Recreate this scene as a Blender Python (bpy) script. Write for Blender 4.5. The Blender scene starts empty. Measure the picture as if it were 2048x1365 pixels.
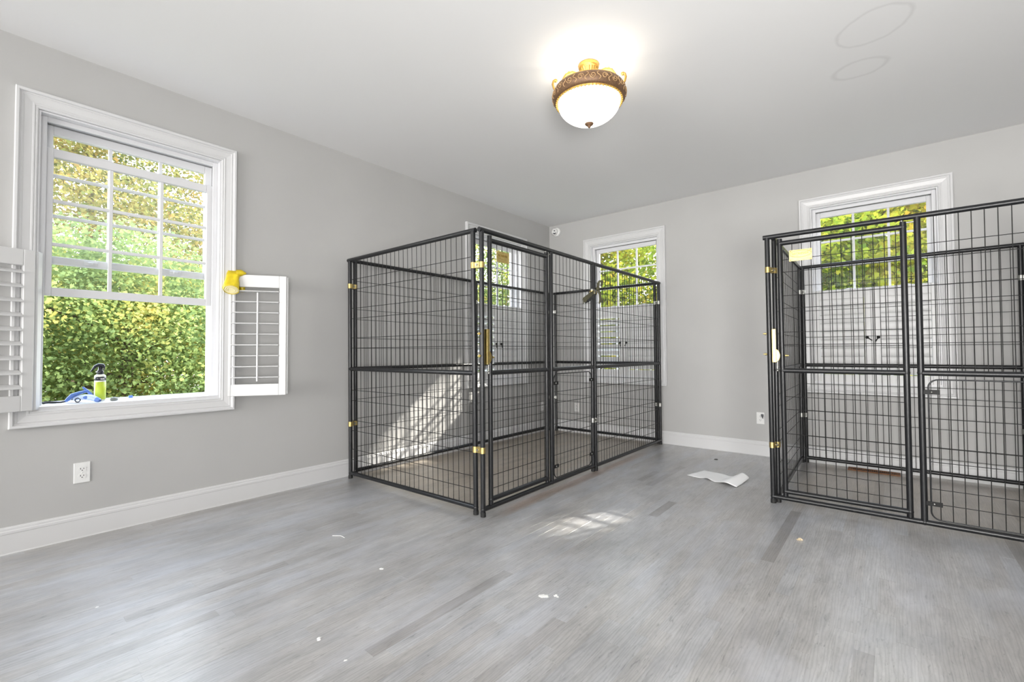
import bpy, bmesh, math, random
import numpy as np
from mathutils import Matrix, Vector, Quaternion

random.seed(7)
rng = np.random.default_rng(7)
scene = bpy.context.scene
COL = scene.collection

# ------------------------------------------------------------------ camera
CAM = Vector((3.5537, -5.0805, 1.0365))
YAW, PITCH, ROLL, FPX = 0.693693, 0.024774, -0.005088, 913.13
_cy, _sy = math.cos(YAW), math.sin(YAW)
_f = Vector((-_sy * math.cos(PITCH), _cy * math.cos(PITCH), math.sin(PITCH)))
_r = Vector((_cy, _sy, 0.0))
_u = _r.cross(_f)
_c, _s = math.cos(ROLL), math.sin(ROLL)
CR = _c * _r + _s * _u
CU = -_s * _r + _c * _u
cam_data = bpy.data.cameras.new('camera')
cam_data.sensor_width = 36.0
cam_data.lens = FPX * 36.0 / 2048.0
cam_data.clip_start = 0.05
cam_data.clip_end = 200
cam = bpy.data.objects.new('camera', cam_data)
COL.objects.link(cam)
cam.matrix_world = Matrix(((CR.x, CU.x, -_f.x, CAM.x), (CR.y, CU.y, -_f.y, CAM.y), (CR.z, CU.z, -_f.z, CAM.z), (0, 0, 0, 1)))
scene.camera = cam


def project(p):
    d = Vector(p) - CAM
    z = d.dot(_f)
    if z < 0.05:
        return None
    return 1024 + FPX * d.dot(CR) / z, 682.5 - FPX * d.dot(CU) / z, z


# ------------------------------------------------------------------ colour management, sky, sun, lamps
scene.view_settings.view_transform = 'Standard'
scene.view_settings.look = 'None'
scene.view_settings.gamma = 1.0
scene.view_settings.exposure = 0.36
scene.view_settings.use_curve_mapping = False
scene.cycles.max_bounces = 10
scene.cycles.diffuse_bounces = 5
scene.cycles.transparent_max_bounces = 24
scene.cycles.sample_clamp_indirect = 6.0
scene.cycles.caustics_reflective = False
scene.cycles.caustics_refractive = False

SKY_STRENGTH = 8.0
SUN_STRENGTH = 11.5
REAR_POWER = 320.0
SIDE_POWER = 24.0
BULB_POWER = 1.5
CEILING_FILL_POWER = 58.0

world = bpy.data.worlds.new('sky')
scene.world = world
world.use_nodes = True
wn = world.node_tree
wn.nodes.clear()
_o = wn.nodes.new('ShaderNodeOutputWorld')
_b = wn.nodes.new('ShaderNodeBackground')
_g = wn.nodes.new('ShaderNodeTexGradient')
_t = wn.nodes.new('ShaderNodeTexCoord')
_m = wn.nodes.new('ShaderNodeSeparateXYZ')
_cr = wn.nodes.new('ShaderNodeValToRGB')
_cr.color_ramp.elements[0].position = 0.0
_cr.color_ramp.elements[0].color = (1.0, 0.98, 0.94, 1)
_cr.color_ramp.elements[1].position = 0.9
_cr.color_ramp.elements[1].color = (0.62, 0.78, 1.0, 1)
wn.links.new(_t.outputs['Generated'], _m.inputs[0])
wn.links.new(_m.outputs['Z'], _cr.inputs[0])
wn.links.new(_cr.outputs[0], _b.inputs['Color'])
_b.inputs['Strength'].default_value = SKY_STRENGTH
wn.links.new(_b.outputs[0], _o.inputs[0])

SUN_DIR = Vector((-1.30, -2.70, -1.95)).normalized()
sd = bpy.data.lights.new('sun', 'SUN')
sd.energy = SUN_STRENGTH
sd.angle = math.radians(0.7)
sd.color = (1.0, 0.94, 0.84)
sun = bpy.data.objects.new('sun', sd)
COL.objects.link(sun)
sun.rotation_mode = 'QUATERNION'
sun.rotation_quaternion = SUN_DIR.to_track_quat('-Z', 'Y')
sun.location = (6, 12, 9)


def area(name, loc, target, sx, sy, power, color, spread=180):
    d = bpy.data.lights.new(name, 'AREA')
    d.shape = 'RECTANGLE'
    d.size, d.size_y = sx, sy
    d.energy = power
    d.color = color
    d.spread = math.radians(spread)
    o = bpy.data.objects.new(name, d)
    COL.objects.link(o)
    o.rotation_mode = 'QUATERNION'
    o.rotation_quaternion = (Vector(target) - Vector(loc)).to_track_quat('-Z', 'Y')
    o.location = loc
    return o


# fill lamps added behind the camera and to its right to brighten the room
area('fill_rear', (2.3, -10.85, 1.45), (2.6, 0, 1.45), 4.2, 2.1, REAR_POWER, (1.0, 0.985, 0.96))
area('fill_side', (6.05, -5.6, 1.5), (0, -3.6, 1.4), 3.4, 1.8, SIDE_POWER, (1.0, 0.985, 0.96))

# another fill lamp, added behind the camera and aimed up to brighten the ceiling
area('ceiling_fill', (4.5, -5.8, 0.8), (2.7, -1.6, 2.74), 0.9, 0.9, CEILING_FILL_POWER, (1.0, 0.985, 0.965), 128)

# ------------------------------------------------------------------ materials
MATS = {}


def node(nt, kind, **kw):
    n = nt.nodes.new(kind)
    for k, v in kw.items():
        setattr(n, k, v)
    return n


def mat(name, color, rough=0.5, metal=0.0, spec=0.5, noise=0.0, nscale=8.0, bump=0.0, bscale=60.0, coat=0.0):
    if name in MATS:
        return MATS[name]
    m = bpy.data.materials.new(name)
    m.use_nodes = True
    nt = m.node_tree
    p = nt.nodes['Principled BSDF']
    p.inputs['Base Color'].default_value = (*color, 1)
    p.inputs['Roughness'].default_value = rough
    p.inputs['Metallic'].default_value = metal
    p.inputs['Specular IOR Level'].default_value = spec
    p.inputs['Coat Weight'].default_value = coat
    geo = None
    if noise or bump:
        geo = node(nt, 'ShaderNodeNewGeometry')
    if noise:
        tx = node(nt, 'ShaderNodeTexNoise')
        tx.inputs['Scale'].default_value = nscale
        tx.inputs['Detail'].default_value = 5
        nt.links.new(geo.outputs['Position'], tx.inputs['Vector'])
        mr = node(nt, 'ShaderNodeMapRange')
        mr.inputs['From Min'].default_value = 0.3
        mr.inputs['From Max'].default_value = 0.7
        mr.inputs['To Min'].default_value = 1 - noise
        mr.inputs['To Max'].default_value = 1 + noise
        nt.links.new(tx.outputs['Fac'], mr.inputs['Value'])
        mx = node(nt, 'ShaderNodeVectorMath', operation='SCALE')
        mx.inputs[0].default_value = color
        nt.links.new(mr.outputs[0], mx.inputs['Scale'])
        nt.links.new(mx.outputs[0], p.inputs['Base Color'])
    if bump:
        t2 = node(nt, 'ShaderNodeTexNoise')
        t2.inputs['Scale'].default_value = bscale
        t2.inputs['Detail'].default_value = 3
        nt.links.new(geo.outputs['Position'], t2.inputs['Vector'])
        bn = node(nt, 'ShaderNodeBump')
        bn.inputs['Strength'].default_value = bump
        bn.inputs['Distance'].default_value = 0.002
        nt.links.new(t2.outputs['Fac'], bn.inputs['Height'])
        nt.links.new(bn.outputs[0], p.inputs['Normal'])
    MATS[name] = m
    return m


WALL = mat('wall_paint', (0.475, 0.472, 0.465), rough=0.6, spec=0.3, noise=0.025, nscale=2.2, bump=0.08, bscale=240)
TRIM = mat('trim_paint', (0.66, 0.66, 0.665), rough=0.32, spec=0.5)
VINYL = mat('window_vinyl', (0.70, 0.70, 0.715), rough=0.35)
SHUT = mat('shutter_paint', (0.69, 0.69, 0.69), rough=0.35)
STEEL = mat('powder_coat', (0.011, 0.0115, 0.013), rough=0.30, spec=0.42)
WIRE = mat('wire_coat', (0.011, 0.011, 0.011), rough=0.45, spec=0.25)
RUBBER = mat('black_rubber', (0.012, 0.012, 0.012), rough=0.6)
ZINC = mat('yellow_zinc', (0.56, 0.43, 0.17), rough=0.34, metal=1.0, noise=0.15, nscale=60)
BRASS = mat('lamp_gold', (0.70, 0.42, 0.11), rough=0.35, metal=0.85, noise=0.1, nscale=70)
BRONZE = mat('lamp_bronze', (0.17, 0.095, 0.05), rough=0.5, metal=0.35, noise=0.25, nscale=90)
BRONZE_HI = mat('lamp_bronze_relief', (0.50, 0.32, 0.16), rough=0.45, metal=0.4, noise=0.15, nscale=90)
PLASTIC = mat('white_plastic', (0.80, 0.80, 0.79), rough=0.3)
DARK = mat('dark_slot', (0.02, 0.018, 0.016), rough=0.6)
IRON = mat('black_iron', (0.012, 0.012, 0.012), rough=0.5, spec=0.2)
STEELG = mat('grey_zinc', (0.36, 0.36, 0.34), rough=0.35, metal=1.0)
PAPER = mat('paper', (0.93, 0.93, 0.93), rough=0.7, spec=0.2)
VENT = mat('vent_brown', (0.20, 0.085, 0.035), rough=0.5, metal=0.3, noise=0.25, nscale=60)
YELLOW = mat('yellow_rubber', (0.68, 0.52, 0.012), rough=0.35, noise=0.12, nscale=35, bump=0.5, bscale=50)
CREAM = mat('cream_lining', (0.80, 0.72, 0.42), rough=0.8)
BLUE = mat('blue_plastic', (0.10, 0.20, 0.55), rough=0.35)
PALEBLUE = mat('pale_blue_plastic', (0.50, 0.62, 0.86), rough=0.4)
BLACKP = mat('black_plastic', (0.018, 0.02, 0.03), rough=0.25, spec=0.6)
BOTTLE = mat('bottle_white', (0.82, 0.84, 0.74), rough=0.3)
LIME = mat('bottle_label_lime', (0.58, 0.72, 0.06), rough=0.4)
STRAP = mat('olive_strap', (0.085, 0.08, 0.045), rough=0.85, noise=0.3, nscale=200)
PLASTER = mat('plaster_crumb', (0.85, 0.85, 0.83), rough=0.9)
BEIGE = mat('beige_crumb', (0.66, 0.55, 0.38), rough=0.9)
BARK = mat('bark', (0.10, 0.075, 0.05), rough=0.9, noise=0.3, nscale=12, bump=0.6, bscale=25)
GRASS = mat('ground_grass', (0.12, 0.115, 0.07), rough=0.9, noise=0.4, nscale=1.5)


def glass_material():
    m = bpy.data.materials.new('window_glass')
    m.use_nodes = True
    nt = m.node_tree
    nt.nodes.clear()
    out = node(nt, 'ShaderNodeOutputMaterial')
    tr = node(nt, 'ShaderNodeBsdfTransparent')
    tr.inputs[0].default_value = (0.985, 0.99, 0.988, 1)
    gl = node(nt, 'ShaderNodeBsdfGlossy')
    gl.inputs['Roughness'].default_value = 0.02
    # pale haze of overlapping glass, mixed into the panes as a diffuse share
    df = node(nt, 'ShaderNodeBsdfDiffuse')
    df.inputs['Color'].default_value = (0.8, 0.82, 0.82, 1)
    # reflectance by viewing angle, the same for both faces of the thin pane
    lw = node(nt, 'ShaderNodeLayerWeight')
    lw.inputs['Blend'].default_value = 0.5
    pw = node(nt, 'ShaderNodeMath', operation='POWER')
    pw.inputs[1].default_value = 5.0
    nt.links.new(lw.outputs['Facing'], pw.inputs[0])
    fr = node(nt, 'ShaderNodeMath', operation='MULTIPLY_ADD')
    fr.inputs[1].default_value = 0.9
    fr.inputs[2].default_value = 0.02
    nt.links.new(pw.outputs[0], fr.inputs[0])
    mx = node(nt, 'ShaderNodeMixShader')
    m2 = node(nt, 'ShaderNodeMixShader')
    m2.inputs[0].default_value = 0.02
    nt.links.new(tr.outputs[0], m2.inputs[1])
    nt.links.new(df.outputs[0], m2.inputs[2])
    nt.links.new(fr.outputs[0], mx.inputs[0])
    nt.links.new(m2.outputs[0], mx.inputs[1])
    nt.links.new(gl.outputs[0], mx.inputs[2])
    nt.links.new(mx.outputs[0], out.inputs[0])
    return m


GLASS = glass_material()


def emit_material(name, color, strength):
    m = bpy.data.materials.new(name)
    m.use_nodes = True
    nt = m.node_tree
    p = nt.nodes['Principled BSDF']
    p.inputs['Base Color'].default_value = (0.9, 0.88, 0.82, 1)
    p.inputs['Roughness'].default_value = 0.25
    p.inputs['Emission Color'].default_value = (*color, 1)
    p.inputs['Emission Strength'].default_value = strength
    return m


BOWL = emit_material('lit_bowl_glass', (1.0, 0.94, 0.85), 2.0)


def floor_material():
    m = bpy.data.materials.new('grey_stained_oak')
    m.use_nodes = True
    nt = m.node_tree
    L = nt.links.new
    p = nt.nodes['Principled BSDF']
    geo = node(nt, 'ShaderNodeNewGeometry')
    oi = node(nt, 'ShaderNodeObjectInfo')
    ad = node(nt, 'ShaderNodeMath', operation='ADD')
    L(oi.outputs['Random'], ad.inputs[0])
    L(geo.outputs['Random Per Island'], ad.inputs[1])
    rnd = node(nt, 'ShaderNodeMath', operation='FRACT')
    L(ad.outputs[0], rnd.inputs[0])
    # grain coordinates: every plank samples its own stretch of wood
    off = node(nt, 'ShaderNodeCombineXYZ')
    k = node(nt, 'ShaderNodeMath', operation='MULTIPLY')
    k.inputs[1].default_value = 37.0
    L(rnd.outputs[0], k.inputs[0])
    L(k.outputs[0], off.inputs['Y'])
    L(k.outputs[0], off.inputs['Z'])
    va = node(nt, 'ShaderNodeVectorMath', operation='ADD')
    L(geo.outputs['Position'], va.inputs[0])
    L(off.outputs[0], va.inputs[1])
    mp = node(nt, 'ShaderNodeMapping')
    mp.inputs['Scale'].default_value = (22.0, 2.4, 1.0)
    L(va.outputs[0], mp.inputs[0])
    wv = node(nt, 'ShaderNodeTexWave', wave_type='BANDS', bands_direction='X')
    wv.inputs['Scale'].default_value = 1.3
    wv.inputs['Distortion'].default_value = 14.0
    wv.inputs['Detail'].default_value = 3.0
    wv.inputs['Detail Scale'].default_value = 0.8
    L(mp.outputs[0], wv.inputs['Vector'])
    mp2 = node(nt, 'ShaderNodeMapping')
    mp2.inputs['Scale'].default_value = (85.0, 9.0, 1.0)
    L(va.outputs[0], mp2.inputs[0])
    fine = node(nt, 'ShaderNodeTexNoise')
    fine.inputs['Scale'].default_value = 1.0
    fine.inputs['Detail'].default_value = 4.0
    L(mp2.outputs[0], fine.inputs['Vector'])
    big = node(nt, 'ShaderNodeTexNoise')
    big.inputs['Scale'].default_value = 1.6
    big.inputs['Detail'].default_value = 6.0
    big.inputs['Roughness'].default_value = 0.65
    L(geo.outputs['Position'], big.inputs['Vector'])
    # plank tone
    tone = node(nt, 'ShaderNodeValToRGB')
    e = tone.color_ramp.elements
    e[0].position = 0.0
    e[0].color = (0.235, 0.222, 0.212, 1)
    e[1].position = 1.0
    e[1].color = (0.390, 0.392, 0.400, 1)
    for pos, c in ((0.07, (0.360, 0.348, 0.338)), (0.3, (0.380, 0.370, 0.362)), (0.55, (0.388, 0.381, 0.375)), (0.85, (0.385, 0.386, 0.394))):
        q = e.new(pos)
        q.color = (*c, 1)
    L(rnd.outputs[0], tone.inputs[0])
    # grain darkening
    g1 = node(nt, 'ShaderNodeMapRange')
    g1.inputs['From Max'].default_value = 0.55
    g1.inputs['To Min'].default_value = 0.86
    g1.inputs['To Max'].default_value = 1.02
    L(wv.outputs['Fac'], g1.inputs['Value'])
    g2 = node(nt, 'ShaderNodeMapRange')
    g2.inputs['From Min'].default_value = 0.3
    g2.inputs['From Max'].default_value = 0.7
    g2.inputs['To Min'].default_value = 0.90
    g2.inputs['To Max'].default_value = 1.08
    L(fine.outputs['Fac'], g2.inputs['Value'])
    g3 = node(nt, 'ShaderNodeMapRange', interpolation_type='SMOOTHSTEP')
    g3.inputs['From Min'].default_value = 0.15
    g3.inputs['From Max'].default_value = 0.85
    g3.inputs['To Min'].default_value = 0.76
    g3.inputs['To Max'].default_value = 1.24
    L(big.outputs['Fac'], g3.inputs['Value'])
    m1 = node(nt, 'ShaderNodeMath', operation='MULTIPLY')
    m2 = node(nt, 'ShaderNodeMath', operation='MULTIPLY')
    L(g1.outputs[0], m1.inputs[0])
    L(g2.outputs[0], m1.inputs[1])
    L(m1.outputs[0], m2.inputs[0])
    L(g3.outputs[0], m2.inputs[1])
    mp4 = node(nt, 'ShaderNodeMapping')
    mp4.inputs['Scale'].default_value = (95.0, 16.0, 1.0)
    L(va.outputs[0], mp4.inputs[0])
    pore = node(nt, 'ShaderNodeTexNoise')
    pore.inputs['Scale'].default_value = 1.0
    pore.inputs['Detail'].default_value = 5.0
    pore.inputs['Distortion'].default_value = 1.2
    L(mp4.outputs[0], pore.inputs['Vector'])
    pr = node(nt, 'ShaderNodeMapRange', interpolation_type='SMOOTHSTEP')
    pr.inputs['From Min'].default_value = 0.58
    pr.inputs['From Max'].default_value = 0.74
    pr.inputs['To Min'].default_value = 1.0
    pr.inputs['To Max'].default_value = 0.66
    L(pore.outputs['Fac'], pr.inputs['Value'])
    mp5 = node(nt, 'ShaderNodeMapping')
    mp5.inputs['Scale'].default_value = (14.0, 4.0, 1.0)
    L(geo.outputs['Position'], mp5.inputs[0])
    blo = node(nt, 'ShaderNodeTexNoise')
    blo.inputs['Scale'].default_value = 1.0
    blo.inputs['Detail'].default_value = 6.0
    blo.inputs['Roughness'].default_value = 0.7
    L(mp5.outputs[0], blo.inputs['Vector'])
    br = node(nt, 'ShaderNodeMapRange', interpolation_type='SMOOTHSTEP')
    br.inputs['From Min'].default_value = 0.2
    br.inputs['From Max'].default_value = 0.8
    br.inputs['To Min'].default_value = 0.82
    br.inputs['To Max'].default_value = 1.22
    L(blo.outputs['Fac'], br.inputs['Value'])
    m3 = node(nt, 'ShaderNodeMath', operation='MULTIPLY')
    m4 = node(nt, 'ShaderNodeMath', operation='MULTIPLY')
    L(m2.outputs[0], m3.inputs[0])
    L(pr.outputs[0], m3.inputs[1])
    L(m3.outputs[0], m4.inputs[0])
    L(br.outputs[0], m4.inputs[1])
    m2 = m4
    sc = node(nt, 'ShaderNodeVectorMath', operation='SCALE')
    L(tone.outputs[0], sc.inputs[0])
    L(m2.outputs[0], sc.inputs['Scale'])
    # smoky smears and chalky dust on the worn varnish
    mp3 = node(nt, 'ShaderNodeMapping')
    mp3.inputs['Scale'].default_value = (3.2, 1.1, 1.0)
    L(geo.outputs['Position'], mp3.inputs[0])
    sm = node(nt, 'ShaderNodeTexNoise')
    sm.inputs['Scale'].default_value = 1.7
    sm.inputs['Detail'].default_value = 8.0
    sm.inputs['Distortion'].default_value = 0.6
    L(mp3.outputs[0], sm.inputs['Vector'])
    smr = node(nt, 'ShaderNodeMapRange', interpolation_type='SMOOTHSTEP')
    smr.inputs['From Min'].default_value = 0.42
    smr.inputs['From Max'].default_value = 0.80
    smr.inputs['To Min'].default_value = 0.0
    smr.inputs['To Max'].default_value = 0.45
    L(sm.outputs['Fac'], smr.inputs['Value'])
    mix = node(nt, 'ShaderNodeMix', data_type='RGBA')
    mix.inputs[7].default_value = (0.52, 0.54, 0.60, 1)
    L(smr.outputs[0], mix.inputs[0])
    L(sc.outputs[0], mix.inputs[6])
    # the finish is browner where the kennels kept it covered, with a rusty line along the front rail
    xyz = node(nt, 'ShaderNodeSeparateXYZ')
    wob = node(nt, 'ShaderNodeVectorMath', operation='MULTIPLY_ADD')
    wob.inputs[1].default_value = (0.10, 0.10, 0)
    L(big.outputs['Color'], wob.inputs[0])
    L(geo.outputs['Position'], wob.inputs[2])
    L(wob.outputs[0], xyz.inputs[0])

    def edge_(sock, a, b):
        q = node(nt, 'ShaderNodeMapRange', interpolation_type='SMOOTHSTEP')
        q.inputs['From Min'].default_value = a
        q.inputs['From Max'].default_value = b
        L(sock, q.inputs['Value'])
        return q.outputs[0]

    def mul_(*sk):
        o_ = sk[0]
        for z_ in sk[1:]:
            q = node(nt, 'ShaderNodeMath', operation='MULTIPLY')
            L(o_, q.inputs[0])
            if isinstance(z_, float):
                q.inputs[1].default_value = z_
            else:
                L(z_, q.inputs[1])
            o_ = q.outputs[0]
        return o_

    X_, Y_ = xyz.outputs['X'], xyz.outputs['Y']
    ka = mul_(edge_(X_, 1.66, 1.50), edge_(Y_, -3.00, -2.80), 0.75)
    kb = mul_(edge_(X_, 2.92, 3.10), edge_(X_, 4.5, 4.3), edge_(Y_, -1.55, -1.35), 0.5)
    rust = mul_(edge_(X_, 1.57, 1.63), edge_(X_, 1.72, 1.66), edge_(Y_, -2.9, -2.6), edge_(Y_, -0.3, -0.9), 0.55)
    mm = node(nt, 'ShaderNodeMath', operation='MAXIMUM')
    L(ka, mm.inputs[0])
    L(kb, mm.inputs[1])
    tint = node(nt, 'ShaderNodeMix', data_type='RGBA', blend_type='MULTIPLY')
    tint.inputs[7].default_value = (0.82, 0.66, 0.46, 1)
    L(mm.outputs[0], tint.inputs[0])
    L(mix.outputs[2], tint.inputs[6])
    tint2 = node(nt, 'ShaderNodeMix', data_type='RGBA', blend_type='MULTIPLY')
    tint2.inputs[7].default_value = (0.85, 0.56, 0.38, 1)
    L(rust, tint2.inputs[0])
    L(tint.outputs[2], tint2.inputs[6])
    L(tint2.outputs[2], p.inputs['Base Color'])
    rr = node(nt, 'ShaderNodeMapRange', interpolation_type='SMOOTHSTEP')
    rr.inputs['From Min'].default_value = 0.15
    rr.inputs['From Max'].default_value = 0.85
    rr.inputs['To Min'].default_value = 0.34
    rr.inputs['To Max'].default_value = 0.50
    L(big.outputs['Fac'], rr.inputs['Value'])
    L(rr.outputs[0], p.inputs['Roughness'])
    p.inputs['Specular IOR Level'].default_value = 0.5
    p.inputs['Coat Weight'].default_value = 0.85
    p.inputs['Coat Roughness'].default_value = 0.31
    bp = node(nt, 'ShaderNodeBump')
    bp.inputs['Strength'].default_value = 0.12
    bp.inputs['Distance'].default_value = 0.001
    L(fine.outputs['Fac'], bp.inputs['Height'])
    L(bp.outputs[0], p.inputs['Normal'])
    return m


FLOORM = floor_material()
SUBFLOOR = mat('dark_subfloor', (0.06, 0.055, 0.05), rough=0.9)  # plain dark colour of the slab under the planks


def ceiling_material():
    m = bpy.data.materials.new('ceiling_paint')
    m.use_nodes = True
    nt = m.node_tree
    L = nt.links.new
    p = nt.nodes['Principled BSDF']
    p.inputs['Roughness'].default_value = 0.8
    p.inputs['Specular IOR Level'].default_value = 0.2
    geo = node(nt, 'ShaderNodeNewGeometry')
    nz = node(nt, 'ShaderNodeTexNoise')
    nz.inputs['Scale'].default_value = 9.0
    nz.inputs['Detail'].default_value = 3.0
    L(geo.outputs['Position'], nz.inputs['Vector'])

    def ring(cx, cy, rx, ry, ang, width, strength):
        mp = node(nt, 'ShaderNodeMapping')
        mp.vector_type = 'TEXTURE'
        mp.inputs['Location'].default_value = (cx, cy, 2.74)
        mp.inputs['Rotation'].default_value = (0, 0, ang)
        mp.inputs['Scale'].default_value = (rx, ry, 1)
        L(geo.outputs['Position'], mp.inputs[0])
        ln = node(nt, 'ShaderNodeVectorMath', operation='LENGTH')
        L(mp.outputs[0], ln.inputs[0])
        a = node(nt, 'ShaderNodeMath', operation='MULTIPLY_ADD')
        a.inputs[1].default_value = 0.30
        a.inputs[2].default_value = -0.15
        L(nz.outputs['Fac'], a.inputs[0])
        b = node(nt, 'ShaderNodeMath', operation='ADD')
        L(ln.outputs['Value'], b.inputs[0])
        L(a.outputs[0], b.inputs[1])
        c = node(nt, 'ShaderNodeMath', operation='SUBTRACT')
        L(b.outputs[0], c.inputs[0])
        c.inputs[1].default_value = 1.0
        d = node(nt, 'ShaderNodeMath', operation='ABSOLUTE')
        L(c.outputs[0], d.inputs[0])
        r = node(nt, 'ShaderNodeMapRange')
        r.inputs['From Min'].default_value = 0.0
        r.inputs['From Max'].default_value = width
        r.inputs['To Min'].default_value = strength
        r.inputs['To Max'].default_value = 0.0
        L(d.outputs[0], r.inputs['Value'])
        return r.outputs[0]

    r1 = ring(3.509, -2.046, 0.165, 0.140, -0.69, 0.10, 0.12)
    r2 = ring(3.437, -1.643, 0.130, 0.098, 0.0, 0.16, 0.12)
    mxx = node(nt, 'ShaderNodeMath', operation='MAXIMUM')
    L(r1, mxx.inputs[0])
    L(r2, mxx.inputs[1])
    mix = node(nt, 'ShaderNodeMix', data_type='RGBA')
    mix.inputs[6].default_value = (0.80, 0.80, 0.80, 1)
    mix.inputs[7].default_value = (0.10, 0.09, 0.08, 1)
    L(mxx.outputs[0], mix.inputs[0])
    L(mix.outputs[2], p.inputs['Base Color'])
    return m


CEIL = ceiling_material()


def leaf_material(name, cols):
    m = bpy.data.materials.new(name)
    m.use_nodes = True
    nt = m.node_tree
    L = nt.links.new
    nt.nodes.clear()
    out = node(nt, 'ShaderNodeOutputMaterial')
    geo = node(nt, 'ShaderNodeNewGeometry')
    nz = node(nt, 'ShaderNodeTexNoise')
    nz.inputs['Scale'].default_value = 0.9
    nz.inputs['Detail'].default_value = 3
    L(geo.outputs['Position'], nz.inputs['Vector'])
    a = node(nt, 'ShaderNodeMath', operation='MULTIPLY_ADD')
    a.inputs[1].default_value = 2.3
    a.inputs[2].default_value = -1.0
    L(nz.outputs['Fac'], a.inputs[0])
    b = node(nt, 'ShaderNodeMath', operation='MULTIPLY_ADD')
    b.inputs[1].default_value = 0.42
    L(geo.outputs['Random Per Island'], b.inputs[0])
    L(a.outputs[0], b.inputs[2])
    c = node(nt, 'ShaderNodeMath', operation='ADD', use_clamp=True)
    c.inputs[1].default_value = 0.10
    L(b.outputs[0], c.inputs[0])
    ramp = node(nt, 'ShaderNodeValToRGB')
    e = ramp.color_ramp.elements
    e[0].position = 0
    e[0].color = (*cols[0], 1)
    e[1].position = 1
    e[1].color = (*cols[-1], 1)
    for i, q in enumerate(cols[1:-1]):
        z = e.new((i + 1) / (len(cols) - 1))
        z.color = (*q, 1)
    L(c.outputs[0], ramp.inputs[0])
    df = node(nt, 'ShaderNodeBsdfDiffuse')
    tl = node(nt, 'ShaderNodeBsdfTranslucent')
    L(ramp.outputs[0], df.inputs[0])
    L(ramp.outputs[0], tl.inputs[0])
    mx = node(nt, 'ShaderNodeMixShader')
    mx.inputs[0].default_value = 0.58
    L(df.outputs[0], mx.inputs[1])
    L(tl.outputs[0], mx.inputs[2])
    L(mx.outputs[0], out.inputs[0])
    return m


LEAF_A = leaf_material('maple_leaf_green', [(0.141, 0.194, 0.075), (0.202, 0.273, 0.106), (0.273, 0.343, 0.123), (0.440, 0.414, 0.123), (0.563, 0.431, 0.123)])
LEAF_B = leaf_material('maple_leaf_yellow', [(0.112, 0.151, 0.050), (0.179, 0.202, 0.067), (0.280, 0.258, 0.084), (0.347, 0.280, 0.090), (0.358, 0.224, 0.067)])
LEAF_C = leaf_material('maple_leaf_vivid', [(0.120, 0.200, 0.024), (0.224, 0.304, 0.032), (0.368, 0.400, 0.040), (0.528, 0.464, 0.056), (0.560, 0.368, 0.048)])

# ------------------------------------------------------------------ building helpers
WM = {}


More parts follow.
